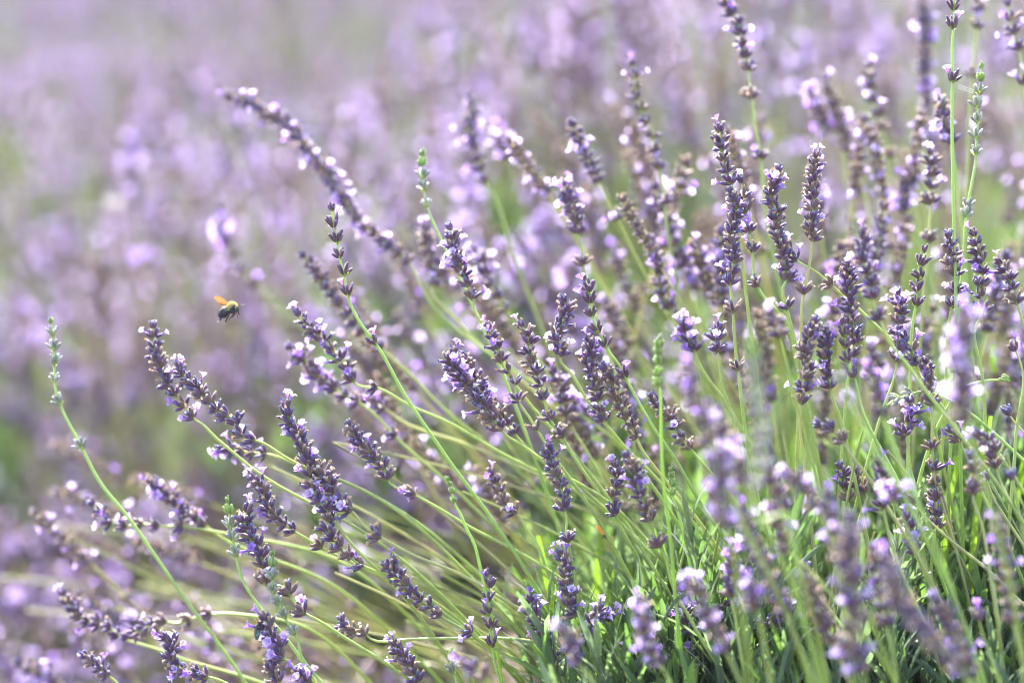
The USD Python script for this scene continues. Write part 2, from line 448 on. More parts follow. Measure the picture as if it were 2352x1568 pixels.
STALKS = '''long arching purple spike reaching farthest up and left above the bee | 528,215 572,238 620,262 662,285 690,318 712,355 745,392 775,440 805,480 835,515 880,550 915,580 940,605 | 985,690 1060,765 1180,850 1300,930 | 14,9 | dense | p | .5 |
small blurred lilac spike right above the flying bee | 503,482 507,520 520,555 545,600 565,628 600,665 | 660,720 760,800 880,900 | 26,22 | loose | p | .8 |
slender open spike with clear separate whorls on one long straight stem | 762,480 767,515 775,560 782,600 790,630 800,682 | 830,745 870,800 920,890 985,990 1040,1070 1100,1150 1220,1330 | 0,1 | loose | f | .4 | 860,787
blurred bent spike crossing behind the slender open spike | 697,590 728,622 746,650 770,685 790,712 815,738 840,770 | 888,812 955,873 1021,940 1121,1020 1230,1120 | 9,9 | med | p | .35 | 878,798
thick dark spike right of the bee with crowded buds | 685,720 708,750 735,772 761,802 788,835 803,862 822,885 | 860,890 921,920 1021,966 1150,1040 1290,1110 | 3,5 | med | p | .3 | 865,885
softly blurred lilac spike beneath the thick dark one right of the bee | 666,800 698,825 731,863 768,892 800,912 824,925 | 841,935 905,1000 955,1045 1030,1110 | 7,7 | med | p | .7 | 908,998
half hidden stalk showing one grey whorl on a pale bent stem | 840,918 868,930 883,938 | 920,965 1000,997 1075,1022 1200,1075 1330,1130 | 9,8 | med | d | .2 |
thin green young spike with pale buds, upper middle | 971,353 969,380 970,400 974,440 981,475 990,500 | 1003,528 1018,560 1045,615 1085,700 1130,800 | 5,3 | sparse | y | 0 |
blurred upright lilac spike right of the thin green spike | 1078,222 1084,260 1079,293 1088,333 1104,385 1121,430 | 1137,455 1160,520 1200,640 1245,755 | 17,14 | med | p | .75 |
blurred dark spike with a white flower near its leaning top | 1146,295 1162,347 1178,362 1206,380 1238,400 | 1252,435 1275,475 1330,560 1400,690 | 20,16 | sparse | p | .45 | 1269,467
purple spike with white lit flowers standing under the thin green spike | 1034,523 1041,553 1046,586 1058,612 1067,640 1086,690 1090,714 | 1103,735 1150,830 1210,920 1290,1010 | 2,3 | med | p | .65 |
hazy brownish spike just left of the white flowered purple one | 976,525 983,560 990,600 1004,640 992,665 | 1020,705 1080,770 1170,850 | 12,10 | med | d | .5 |
hazy spike with pale flowers just right of the white flowered purple one | 1090,580 1110,598 1117,646 1136,670 1151,700 1172,722 | 1195,760 1240,830 1300,920 | 10,9 | sparse | p | .6 |
loose drooping spike between the two crowded spikes in the centre | 1122,750 1135,785 1146,812 1155,840 1180,872 1184,905 1206,945 | 1222,968 1260,1030 1310,1100 | 0,1 | sparse | p | .15 | 1243,990
very crowded fat spike in the centre, white flowers along its edge | 1040,808 1037,832 1055,862 1073,885 1092,908 1116,942 1137,968 1163,1000 | 1192,1018 1250,1062 1320,1105 1400,1155 1480,1235 | 0,2 | dense | p | .5 | | 1.15
second crowded spike below it hanging on the same line of stems | 1062,818 1085,848 1102,880 1118,915 1145,950 1165,975 1185,1000 | 1225,1040 1290,1085 1380,1160 | 1.5,3 | dense | p | .25 |
tall even spike with tan dried tips right of the crowded centre spike | 1197,748 1214,770 1213,806 1226,843 1240,876 1247,906 1254,935 | 1264,965 1286,995 1310,1035 1370,1125 | 1,2 | med | p | .15 | 1262,968 1302,1002
hazy purple spike squeezed behind the tall even spike | 1270,855 1290,892 1294,925 1307,962 1322,996 | 1338,1020 1356,1050 1400,1130 | 6,6 | med | p | .45 |
short dense dark spike topped by a pale pink flower, near the centre | 1296,690 1299,720 1287,750 1278,780 1286,806 1287,828 | 1305,850 1340,905 1400,985 1480,1090 | 0,2 | dense | p | .4 | 1316,810
tall clean violet spike rising above its neighbours right of centre | 1343,640 1354,668 1356,705 1366,742 1381,772 1402,812 | 1415,828 1443,878 1476,940 1513,1000 1545,1045 1600,1140 1660,1230 | -1,1 | sparse | f | .5 | 1440,868
dense dark spike below the tall clean violet one | 1352,780 1356,806 1356,843 1366,878 1372,916 1382,950 1396,980 | 1410,995 1430,1020 1490,1080 1560,1160 | 0,2 | dense | p | .35 |
brown dried spike leaning beside the dense dark one right of centre | 1390,846 1406,872 1410,902 1424,925 1440,963 1453,985 | 1468,1020 1490,1055 1560,1140 | 0,2 | dense | d | .2 | 1472,1008
hazy purple spike with large lit flowers, upper middle right | 1450,146 1462,182 1456,214 1469,244 1478,270 1496,295 1500,322 1512,375 1516,405 | 1524,430 1529,493 1538,560 1552,633 1562,715 1590,830 | 10,9 | sparse | p | .45 | 1526,468
tall spike cut by the top edge with a separate whorl below | 1664,-30 1672,2 1680,28 1699,62 1703,90 1710,115 1718,145 1719,180 | 1724,210 1733,280 1746,350 1753,435 1770,560 1800,700 | 8,8 | med | p | .35 | 1730,230 1742,365
sharp spike with crown shaped top, buds grey violet, right of centre | 1654,297 1656,333 1662,362 1668,388 1678,418 1688,450 | 1690,490 1700,560 1712,660 1730,800 | 0,1 | med | p | .2 |
crowded brown violet spike continuing below the crown topped one | 1678,440 1690,475 1684,510 1680,560 1686,600 1680,628 1677,655 | 1681,685 1686,755 1696,856 1706,940 1713,1000 1722,1090 | 0,1 | dense | p | .25 | 1682,718 1692,845
broad crowded spike with a white flower on its tip | 1787,392 1776,425 1770,455 1784,485 1782,513 1786,540 1797,575 1805,610 1810,635 1799,658 | 1802,690 1814,735 1827,785 1845,870 | 0,1.5 | dense | p | .35 | 1806,705
sparse stalk on a curved stem between the brown and the broad spikes | 1702,415 1710,470 1720,530 1728,580 | 1737,650 1763,692 1805,735 1822,782 1840,865 | .5,1 | loose | p | .2 | 1738,664
fork tipped straight spike with tan edges | 1874,360 1868,397 1867,427 1864,457 1867,482 1864,510 1867,535 1864,568 | 1860,600 1854,635 1842,700 1841,785 1838,870 | 0,1 | dense | d | .35 | 1844,672
thin stalk crossing diagonally to the right with one whorl at each end | 1812,572 1835,602 | 1854,612 1897,643 1924,668 1971,708 2004,740 2057,790 2085,825 2140,900 | 1,1 | med | p | .2 | 1907,650
upright narrow dark spike standing alone against the green | 1947,608 1951,635 1951,667 1951,700 1954,730 1962,757 1962,790 1958,822 | 1950,860 1943,920 1936,1010 | 0,1 | dense | p | .12 |
blurred near spike with a thick stem running down right in front of the others | 1984,533 1984,566 1982,598 1996,625 2001,655 2004,684 2012,715 | 2024,742 2046,790 2074,825 2117,885 2150,928 2192,982 2260,1070 | -6,-5 | med | p | .25 | 2024,740
fresh violet spike leaning slightly right with bare lower whorls | 2123,576 2117,603 2107,622 2117,647 2107,660 2107,682 2103,706 2098,732 | 2094,765 2092,820 2090,900 | 0,1 | sparse | f | .5 |
spike topped by one white flower, left of the fresh violet one | 2064,672 2067,697 2070,724 2060,754 2074,778 2092,795 2097,818 | 2108,850 2124,900 2140,960 | 0,1 | med | p | .45 | 2127,835
single flowering whorl on a bare stem leaning left | 2066,800 2060,830 | 2057,852 2044,897 2030,935 2010,1000 | 0,0 | med | p | .9 |
white tipped spike left of the two tall bare stems | 2177,543 2183,572 2187,603 2193,628 2196,650 | 2190,690 2180,740 2176,800 | 0,1 | med | p | .35 | 2183,678 2181,702
blue tipped spike right of the two tall bare stems | 2237,536 2246,572 2253,603 2257,636 2249,663 2254,694 2254,724 | 2240,752 2242,798 2254,850 2262,950 | 0,1 | med | p | .4 |
spike with bright violet flowers beside the right edge | 2297,600 2309,622 2323,653 2328,676 2338,702 | 2346,728 2362,780 2380,860 | 0,0 | med | p | .55 |
tallest straight stem at right with sparse violet whorls up to the top edge | 2193,-12 2191,22 2190,62 2187,100 | 2187,130 2187,220 2187,300 2189,420 2191,520 2194,600 2196,700 2200,820 | 0,0 | loose | f | .75 | 2187,190
straight green tipped young spike right of the tallest stem | 2254,152 2252,187 2247,217 2245,245 2246,270 2244,303 2242,338 2241,370 | 2236,400 2227,450 2217,522 2214,575 2204,685 2197,772 2190,900 | 1,1 | sparse | y | 0 | 2221,488 2246,480
blurred spike crossed by the tallest straight stem | 2160,236 2164,255 2172,290 2180,318 2187,342 | 2196,400 2204,480 2215,600 | 7,7 | dense | p | .4 |
blurred stalk with three round whorls at the top edge | 2246,-20 2244,12 2244,45 2244,75 | 2241,100 2235,170 2230,235 2225,330 | 12,12 | sparse | p | .15 | 2235,178
blurred stalk in the top right corner with a white flower | 2317,10 2326,62 2342,122 | 2347,160 2352,220 2362,320 | 8,8 | loose | p | .6 | 2349,195
blurred tall spike at the top, left of the tallest stem | 2120,-10 2122,40 2125,90 2120,150 2125,200 2122,262 | 2124,330 2128,420 2135,540 | 20,18 | dense | p | .45 |
thin blurred grey violet spike with one lit flower, upper right | 1994,150 1997,177 2003,220 2014,254 2024,294 2032,322 | 2048,362 2056,400 2097,467 2115,560 | 15,13 | sparse | p | .35 | 2044,362
wide blurred spike with brown buds left of the thin grey violet one | 1897,185 1905,215 1920,255 1935,300 1950,340 1971,385 | 1985,440 2000,520 2020,640 | 18,17 | dense | d | .6 |
blurred leaning spike with lilac flowers beside the wide brown one | 1858,207 1872,230 1885,262 1905,290 1924,312 | 1940,380 1955,460 1980,600 | 19,17 | dense | p | .6 |
blurred spike with a large cluster of pale flowers | 2086,392 2078,425 2076,455 2078,490 | 2094,510 2115,570 2140,660 | 13,12 | dense | p | .95 |
upright grey violet spike below the blurred pink flowered ones at right | 2137,350 2139,380 2142,412 2136,445 2138,475 2136,505 | 2134,530 2128,600 2120,700 | 6,6 | sparse | d | .2 | 2124,556
dark flecked spike with pale side flowers beside a hazy green gap | 1299,423 1304,455 1318,490 1326,525 1332,556 | 1338,600 1348,660 1380,760 | 6,6 | med | p | .5 | 1340,610
hazy leaning spike with pink lit flowers below a lone stem | 1498,550 1506,590 1516,625 1514,660 1530,690 1549,736 | 1572,790 1600,850 1650,950 | 9,9 | med | p | .5 |
bright flower cluster on a bent spike, middle right | 1574,738 1578,775 1592,800 1604,830 | 1620,860 1650,900 1700,980 | 4,4 | med | p | .95 |
small hazy spike of bright lilac flowers against green | 1560,580 1575,600 1592,630 1600,670 | 1615,730 1640,820 1680,930 | 13,13 | med | p | .9 |
hazy spike with a single bright round flower on top | 1414,585 1430,633 1452,683 1470,730 | 1490,780 1530,870 1580,960 | 17,16 | med | p | .3 |
hazy dark spike leaning right below the single bright flower | 1394,695 1420,742 1442,783 1470,815 | 1500,850 1560,930 1640,1030 | 14,14 | med | d | .3 |
bright green unripe spike standing before the hazy leaning ones | 1516,776 1513,800 1512,840 1512,878 1516,895 | 1518,925 1520,1043 1525,1120 1540,1240 1552,1380 1566,1510 | -5,-2 | dense | e | 0 |
dark spike low behind the green unripe one | 1499,912 1518,935 1542,958 1557,990 1572,1015 1592,1038 | 1615,1065 1680,1140 1740,1230 | 2,3 | med | p | .2 |
large blurred purple spike close to the lens, right of the green unripe one | 1582,852 1590,890 1596,925 1616,955 1614,990 1632,1020 | 1650,1065 1675,1130 1720,1230 1770,1330 | -14,-12 | med | p | .45 |
short purple spike behind the hairy pale column | 1652,756 1646,790 1652,824 | 1655,860 1670,920 1700,1010 | 0,0 | med | p | .25 |
pale blurred young spike close to the lens, whitish green | 1722,762 1728,820 1738,890 1744,950 1752,1020 1742,1090 1728,1150 | 1740,1200 1790,1180 1830,1330 | -18,-15 | med | y | 0 |  | 1.25
big soft purple spike close to the lens near the right edge | 2218,724 2212,755 2204,790 2200,830 2212,865 2214,900 2206,935 2212,975 | 2228,1010 2250,1080 2280,1180 2310,1300 | -15,-13 | dense | p | .6 |  | 1.25
small blurred spike on a stem before the broad crowded one | 1772,722 1784,755 1794,785 | 1805,830 1822,900 1850,1000 | -7,-6 | med | p | .4 |
spike with tan and brown bud tips left of the upright narrow one | 1871,738 1862,770 1850,805 1856,840 1848,880 1842,910 1838,950 | 1837,968 1841,1018 1850,1090 | -2,-1 | dense | d | .35 |
spike with a white flower and a star shaped violet flower low on it | 1898,760 1896,800 1898,836 1906,876 1911,908 | 1921,935 1934,975 1950,1040 | -1,-1 | dense | p | .55 |
fresh smooth budded spike ending in a pale pink flower | 1937,742 1940,775 1944,806 1950,845 1962,866 1970,898 | 1973,915 1994,975 2027,1038 2070,1120 | -2,-2 | sparse | f | .4 |
pale green stalk close to the lens in front of the fresh budded spike | 1922,838 1934,872 1947,908 1957,935 | 1977,975 2010,1032 2060,1110 2120,1220 | -10,-9 | loose | y | 0 |
blurred spike close to the lens left of a bare crossing stem | 1997,843 2007,873 2014,902 2020,932 2032,968 | 2048,1010 2075,1080 2120,1180 | -9,-9 | med | f | .6 |
blurred dark blue spike behind the crossing stems at right | 2005,805 2014,835 2022,862 | 2030,900 2040,960 2060,1050 | 10,10 | dense | p | .0 |
grey blue spike lying almost flat at right | 2037,932 2054,920 2076,910 2097,904 2120,898 2150,905 | 2180,918 2230,950 2300,1010 | 0,1 | sparse | y | 0 |
thin dry twig with one grey bud by the right edge | 2312,870 2322,874 | 2300,873 2255,876 2215,890 2180,930 | 1,1 | loose | y | 0 |
violet spike with flowers on both sides under the flat grey blue one | 2094,922 2099,945 2090,965 2079,982 2081,1000 | 2086,1030 2092,1080 2105,1160 | 0,0 | med | p | .8 |
tall upright dark spike at right whose whorls stand well apart | 2127,830 2133,865 2137,900 2140,930 2141,958 | 2141,990 2142,1040 2146,1090 2148,1130 2150,1185 2146,1230 | 0,0 | med | d | .2 | 2143,1030 2149,1078 2147,1118 2148,1150 2151,1186 2143,1218
short purple spike right of the tall dark one whose whorls stand apart | 2184,990 2200,1008 2212,1030 | 2225,1060 2250,1120 2290,1200 | -1,-1 | med | p | .3 |
blurred low spike before the right edge thicket | 2247,1000 2265,1010 2285,1030 2300,1050 | 2330,1095 2370,1160 | -5,-4 | med | p | .45 |
bent stalk close to the lens with one round whorl right of the dried one | 1884,975 1905,985 1925,998 | 1945,1030 1975,1070 2030,1150 | -4,-4 | med | d | .3 | 1952,996
stalk at the right edge with one whorl and a bright stem | 2330,800 2337,815 2345,836 | 2351,870 2344,930 2337,968 2331,1045 2322,1150 | 0,0 | loose | p | .3 |
dried whorl on a stem by the right edge, leaning left | 2318,950 2327,965 | 2345,985 2380,1040 | 0,0 | med | d | 0 |
low spike lying flat, its white tip pointing left past the long young stem | 213,1158 231,1178 253,1198 278,1205 302,1207 322,1203 352,1206 372,1208 395,1208 | 425,1210 480,1218 600,1240 760,1280 | 6,7 | sparse | p | .4 | 420,1210
blurred spike above the flat low one at left | 346,1102 366,1122 387,1143 411,1163 431,1178 453,1190 476,1210 | 520,1240 600,1275 740,1330 | 7,7 | dense | p | .45 |
long leaning stem at left with a green unripe tip | 118,737 121,765 123,806 125,843 127,890 | 133,912 147,950 165,985 183,1018 197,1046 233,1112 290,1182 333,1242 390,1325 443,1400 500,1475 560,1562 | 3,4 | sparse | y | 0 | 140,928 183,1027
upright tipped spike at left with a pale bud top, curving to the right | 353,749 353,782 358,816 370,843 377,870 391,890 411,917 424,934 444,962 | 458,970 490,1000 520,1026 588,1082 688,1142 790,1195 | 2,2 | med | p | .4 |
spike beginning with white flowers right of the upright tipped one | 411,839 424,867 441,883 467,907 490,930 508,950 537,960 548,987 560,1004 590,1012 | 640,1040 700,1072 800,1110 | 1,1 | med | p | .3 | 577,965
blurred flowered spike under the one beginning with white flowers | 507,1030 535,1032 560,1036 592,1040 625,1045 | 680,1065 760,1095 880,1150 | 4,4 | med | p | .8 |
large crowded spike left of centre topped by one clear pink flower | 655,933 661,962 678,990 690,1008 700,1036 704,1060 710,1090 722,1124 737,1155 | 756,1180 800,1240 870,1310 | 0,0 | dense | p | .45 | | 1.15
heavy cluster of grey violet whorls along a long stem, lower centre left | 722,1060 745,1092 765,1130 788,1163 815,1180 | 830,1200 875,1234 955,1277 1038,1310 1108,1347 1176,1388 1290,1450 | 0,1 | dense | d | .15 | 875,1220 738,1118| 1.15
lower crowded spike hanging on below the large one left of centre | 738,1150 755,1180 758,1226 778,1252 801,1277 828,1297 852,1307 | 868,1314 905,1337 1000,1395 1100,1470 | 0,1 | med | p | .25 |
dark slim spike with a short pale flower tip, leaning left of the large crowded one | 581,1098 598,1112 608,1140 622,1172 638,1193 661,1210 682,1224 | 700,1234 731,1253 765,1271 850,1310 960,1360 | 1,2 | dense | p | .3 | 731,1253
curled spike with big white flowers on top, centre left | 800,976 818,1003 838,1027 853,1042 868,1058 884,1083 898,1112 | 914,1122 948,1136 1021,1175 1088,1215 1176,1260 1290,1330 | 1,2 | dense | p | .35 | 958,1136
green unripe spike with grey buds, lower left | 523,1149 526,1180 530,1219 540,1262 547,1299 | 554,1324 573,1360 598,1396 655,1463 700,1528 | 0,0 | sparse | y | 0 |
dark violet spike right beside the green unripe one, lower left | 567,1172 563,1190 567,1219 580,1240 592,1254 602,1285 608,1320 615,1350 | 638,1345 681,1392 728,1423 775,1453 855,1503 935,1558 | 0,0 | dense | p | .3 | 655,1380 700,1395| 1.15
grey budded young spike in front of the dark violet one, lower left | 625,1272 625,1305 626,1335 629,1363 640,1390 661,1430 685,1476 | 690,1500 712,1535 740,1568 | -1,-1 | sparse | y | 0 |
dark purple spike with small violet flowers that carries the second bee | 608,1420 616,1445 626,1468 642,1482 647,1510 663,1518 | 680,1545 700,1575 | -1,-1 | dense | p | .75 | | 1.15
purple spike rising from the bottom edge under the second bee | 620,1527 628,1548 640,1570 | 655,1600 680,1640 | -1,-1 | dense | p | .5 |
flowering spike tip at the bottom edge right of the second bee | 691,1547 700,1565 712,1590 | 730,1630 | -1,-1 | dense | p | .8 |
violet flowered spike in the lower left corner region | 378,1463 398,1486 392,1508 402,1526 430,1540 466,1552 500,1560 | 540,1580 600,1610 | 0,0 | dense | p | .55 |
small spike at the bottom edge left of the violet flowered one | 197,1509 217,1525 235,1540 260,1560 | 300,1600 | 3,3 | dense | p | .5 |
hazy curved spike at the far lower left | 143,1365 166,1394 184,1415 217,1430 250,1440 275,1460 | 333,1482 417,1512 547,1550 650,1590 | 7,6 | med | p | .5 |
hazy flat spike meeting the curved one at the lower left | 290,1462 312,1455 340,1440 370,1426 400,1431 | 437,1422 493,1409 563,1412 700,1440 | 6,6 | med | p | .4 | 437,1422 493,1408
clear dark spike diagonal across the lower centre, blue grey top | 901,1285 900,1312 918,1323 931,1346 951,1366 968,1380 992,1396 | 1004,1408 1038,1430 1088,1460 1128,1485 1176,1510 | 0,1 | dense | p | .2 | 1014,1408 1081,1456
airy upright spike with pink lilac flowers at the bottom centre | 1118,1320 1125,1355 1119,1392 1125,1430 1128,1455 1131,1480 1136,1519 | 1142,1542 1152,1580 | 0,0 | sparse | f | .7 |
thin grey green young spike at the bottom edge, centre left | 1038,1502 1038,1530 1044,1552 | 1056,1590 | 0,0 | loose | y | 0 |
short horizontal spike with deep violet flowers, lower centre left | 785,1424 794,1440 816,1450 838,1455 856,1470 | 868,1473 920,1470 971,1467 1050,1466 1155,1466 1280,1490 | 1,1 | dense | p | .6 |
dark spike starting with one lilac flower at the bottom, left of centre | 905,1479 921,1505 938,1523 948,1545 960,1572 | 980,1610 | 0,0 | dense | p | .4 |
blurred spike close to the lens at the bottom edge, left of centre | 1068,1522 1090,1535 1108,1548 1125,1570 | 1150,1610 | -8,-8 | med | p | .4 |
thin yellow green grass like stalk with tiny buds, lower centre | 1028,1099 1038,1130 1046,1160 | 1056,1177 1070,1210 1088,1246 1100,1290 1111,1335 1125,1400 | 0,0 | med | e | 0 |  | .7
soft grey violet spike hanging alone in the green, lower centre | 1128,1089 1140,1112 1154,1143 1169,1166 1193,1186 | 1205,1207 1226,1236 1256,1312 1300,1400 | 3,2 | med | p | .3 |
upright two tone spike above a bare stem, bottom right of centre | 1260,1030 1266,1055 1273,1083 1286,1112 1293,1142 1297,1172 1303,1194 | 1300,1215 1304,1240 1309,1260 1319,1322 1330,1400 | 0,0 | med | p | .35 | 1303,1236
curved violet spike with open flowers along its middle, bottom centre | 1286,1269 1299,1293 1299,1315 1303,1346 1309,1372 1307,1400 1328,1415 | 1345,1435 1380,1475 1440,1530 | 0,0 | dense | p | .45 |
spike with a bud crown at the bottom, leaning right beside a stem | 1216,1379 1223,1410 1233,1433 1246,1460 1259,1490 1273,1520 1287,1547 | 1300,1575 | 0,0 | dense | p | .4 |
knot of lilac flowers on a short spike, bottom centre | 1378,1397 1366,1418 1356,1440 1360,1463 1357,1496 | 1366,1530 1390,1570 | -1,-1 | dense | p | .7 |
single whorl with two pale flowers facing right, bottom centre | 1394,1420 1391,1450 | 1400,1470 1440,1500 1500,1545 | 0,0 | med | p | .9 |
soft pinkish spike close to the lens at the bottom centre | 1300,1448 1316,1490 1326,1520 1349,1548 | 1375,1590 | -10,-10 | med | p | .4 |
soft lilac topped spike close to the lens, bottom right of centre | 1473,1378 1476,1412 1476,1446 1483,1480 1508,1513 1530,1550 | 1560,1600 | -9,-9 | med | p | .4 |
small spike with one white flower at the bottom edge | 1440,1503 1458,1520 1464,1545 1468,1572 | 1475,1610 | 0,0 | dense | p | .5 |
pink crowned spike on the bottom edge under the long green stems | 1583,1510 1583,1535 1583,1572 | 1586,1610 | -1,-1 | dense | p | .5 |
small blue tipped spike with one flower on top, right of the centre bottom green | 1416,1068 1416,1100 1413,1120 1407,1143 1409,1170 1417,1190 | 1440,1215 1480,1270 1530,1350 | 0,1 | med | p | .25 | 1440,1170
pink flowered spike beside the small blue tipped one | 1440,1048 1455,1072 1463,1112 1475,1145 1487,1173 1497,1197 1500,1217 | 1526,1275 1543,1340 1576,1405 1619,1482 1669,1560 | -3,-2 | med | p | .5 | 1519,1247
green ear of grass on a thin upright stem | 1541,1079 1543,1100 1544,1122 1545,1142 | 1549,1154 1576,1252 1603,1372 1640,1480 | -1,-1 | dense | e | 0 |  | .8
soft pale purple spike very close to the lens, lower right of centre | 1655,1040 1656,1090 1652,1140 1660,1195 1676,1230 | 1690,1300 1700,1380 1715,1480 | -16,-14 | med | p | .6 |
darker blurred spike just below the soft pale one | 1684,1255 1680,1290 1684,1325 1677,1362 1684,1395 | 1692,1440 1705,1520 | -6,-6 | dense | p | .4 |
pale lilac blurred flowers close to the lens beside the darker blurred spike | 1726,1352 1728,1380 1740,1410 | 1752,1460 1765,1540 | -12,-12 | dense | p | .95 |
curled dried whorl at the bend of a striped stem | 1668,1385 1655,1392 1642,1404 1634,1414 | 1647,1434 1669,1466 1700,1515 1740,1570 | 0,0 | sparse | d | 0 |
spike half hidden behind two crossing green stems, bottom | 1563,1378 1569,1412 1577,1440 1589,1463 | 1610,1490 1650,1540 | 0,0 | med | p | .45 |
purple spike lying at the bottom edge right of the crossing stems | 1696,1522 1722,1538 1743,1540 1760,1550 | 1800,1570 | 0,0 | dense | p | .5 |
short spike on an upright stem at right, below the white budded thicket | 1931,1072 1938,1094 1944,1125 1947,1153 | 1952,1180 1960,1250 1968,1340 | 0,0 | med | p | .25 |
small dark spike against the green leaves beside that upright stem | 1962,1085 1968,1110 1980,1122 1991,1133 | 1985,1160 1970,1210 1965,1300 | 0,0 | med | d | .1 |
blurred spike close to the lens with one big white flower | 1814,1092 1838,1108 1857,1122 1866,1150 1881,1175 | 1900,1220 1940,1300 1990,1400 | -12,-11 | dense | p | .7 |
blurred brownish spike close to the lens at lower right | 1788,1150 1784,1190 1800,1225 1800,1258 1820,1275 | 1850,1300 1920,1380 2000,1480 | -8,-8 | dense | p | .5 |
tall soft purple spike close to the lens running to the bottom edge | 1951,1192 1950,1245 1947,1282 1957,1320 1955,1360 1970,1410 1953,1447 1957,1490 1975,1525 1985,1565 | 2000,1610 | -14,-14 | dense | p | .4 |  | 1.15
wide dark blurred spike close to the lens leaning right, bottom right | 2037,1289 2052,1335 2064,1372 2087,1407 2124,1447 2157,1487 2197,1524 2220,1560 | 2250,1610 | -15,-15 | dense | p | .25 |  | 1.15
blurred narrow lilac spike in front of the leafy green, right | 2021,1062 2024,1100 2026,1130 2027,1157 2031,1180 | 2040,1220 2065,1300 2110,1400 | -5,-5 | med | p | .6 |
two soft round flowers close to the lens in front of the leaves, right | 2062,1128 2052,1145 2060,1165 | 2080,1210 2120,1290 | -9,-9 | dense | p | .95 |
dim purple spike with flecks of light before the leaves, right | 2084,1188 2088,1215 2092,1240 2104,1270 | 2120,1310 2160,1390 2220,1500 | -3,-3 | med | p | .55 |
purple spike cut by a thick blurred stem, lower right | 1782,1380 1806,1400 1780,1430 1782,1460 | 1795,1500 1820,1560 | -2,-2 | med | p | .55 |
single deep violet flower head on a diagonal stem, lower right | 1853,1310 1857,1326 | 1862,1344 1890,1380 1924,1424 1990,1510 | -3,-3 | med | p | .95 |
small dark spike in the bottom corner of the leafy patch | 1777,1528 1782,1548 1790,1570 | 1800,1610 | 0,0 | dense | p | .15 |
blurred brown whorl stalk near the right edge above the leaves | 2231,1050 2236,1070 2244,1090 2236,1130 | 2250,1190 2270,1290 2290,1420 | -6,-6 | sparse | d | .2 | 2236,1130
small brown tipped spike near the right edge | 2278,1048 2284,1066 2290,1082 | 2300,1110 2330,1170 2380,1260 | -3,-3 | med | d | .2 |
blurred dark whorl close to the right edge | 2322,1098 2328,1117 | 2345,1150 2390,1230 | -6,-6 | med | p | .1 |
thin stalk with one clear whorl and a long stem cutting down right | 2266,1100 2272,1118 | 2278,1134 2310,1190 2352,1254 2400,1330 | 0,0 | med | d | .2 |
thick straight stem with one dull whorl cutting down right over the leaves | 2100,1150 2111,1170 | 2125,1186 2160,1220 2197,1252 2261,1302 2337,1375 2400,1440 | -2,-2 | med | d | 0 |  |
single soft violet flower close to the lens over the leaves | 2247,1418 2251,1436 | 2262,1470 2290,1550 | -7,-7 | med | p | .98 |
faint lilac flower head close to the lens at the bottom right | 2205,1505 2210,1520 | 2225,1555 2260,1610 | -8,-8 | med | p | .98 |
slim upright young stalk with tiny grey buds before the leaves, far right | 2281,1275 2274,1305 2281,1330 2285,1360 | 2290,1400 2296,1470 2300,1540 | -5,-5 | loose | y | 0 |  | .7'''
FAR = 'lavender stalks of the near plant'
for line in STALKS.split('\n'):
    w = [q.strip() for q in line.split('|')]
    lab, sp_, st_, dd_, gap_, kd_, fl_, rem_ = w[:8]
    kk = float(w[8]) if len(w) > 8 and w[8] else 1.0
    nm, ct = 'lavender_stalk', 'lavender stalk'
    if 'ear of grass' in lab or 'grass like' in lab: nm, ct = 'grass_ear', 'grass ear'
    if 'twig' in lab: nm, ct = 'dry_twig', 'twig'
    stalk(lab, sp_, st_, tuple(map(float, dd_.split(','))), gap_, kd_, float(fl_), rem_, kk, nm, ct)


# ------------------------------------------------------------------ leafy shoots, grass blades
def leaf(r, L, W, c, lod=0):
    mb = MB(); n = 7 if lod == 0 else 4
    V, F, C = [], [], []
    bend = r.uniform(.05, .5); tw = r.uniform(-.5, .5)
    for i in range(n):
        u = i / (n - 1)
        w = W * (.35 + .65 * min(1, u * 3)) * (1 if u < .8 else (1 - ((u - .8) / .2) ** 2 * .75))
        ang = bend * u
        q = np.array([L * u * math.sin(ang * .8), 0, L * u * math.cos(ang * .8)])
        ct, s_ = math.cos(tw * u), math.sin(tw * u)
        for j in (-1, 0, 1):
            V.append(q + np.array([s_ * j * w * .5 + abs(j) * w * .22, ct * j * w * .5, 0]))
            C.append(np.array(c) * (.85 + .3 * u) * (1.0 if j else .85))
    for i in range(n - 1):
        for j in range(2):
            a = i * 3 + j; F.append((a, a + 1, a + 4, a + 3))
    mb.add(np.array(V), F, np.array(C), .48)
    return mb
def shoot(r, n=16, H=.085, lod=0):
    out = []; st = MB()
    lean = np.array([r.uniform(-.02, .02), r.uniform(-.02, .02), H])
    tube(st, [(0, 0, 0), lean * .5 + np.array([.004, 0, 0]), lean], np.array([1.0, .9, .5]) * MM, 5, (.16, .21, .09), .2)
    out.append(('stem', st))
    base = np.array([(.085, .135, .075), (.12, .165, .125), (.09, .15, .055)][r.randrange(3)])
    for k in range(n):
        u = .12 + .88 * (k // 2) / (n / 2 - 1)
        az = (k % 2) * math.pi + (k // 2) * 1.57 + r.gauss(0, .25)
        tilt = r.uniform(.28, .75) * (1.15 - .85 * u)
        m = leaf(r, MM * r.uniform(26, 44) * (1.05 - .35 * u), MM * r.uniform(2.4, 3.8), base * r.uniform(.8, 1.25), lod)
        out.append(('leaf', MB().join(m, rotz(az) @ roty(tilt), lean * u)))
    return out
def merged(parts):
    m = MB()
    for _, q in parts: m.join(q)
    return m
def class_of(path, parts, mat):
    UsdGeom.Xform.Define(stage, path); cnt = {}
    for nm, mb in parts:
        i = cnt.get(nm, 0); cnt[nm] = i + 1
        put(f'{path}/{nm}' + (f'_{i:03d}' if i else ''), mb, mat(nm) if callable(mat) else mat)

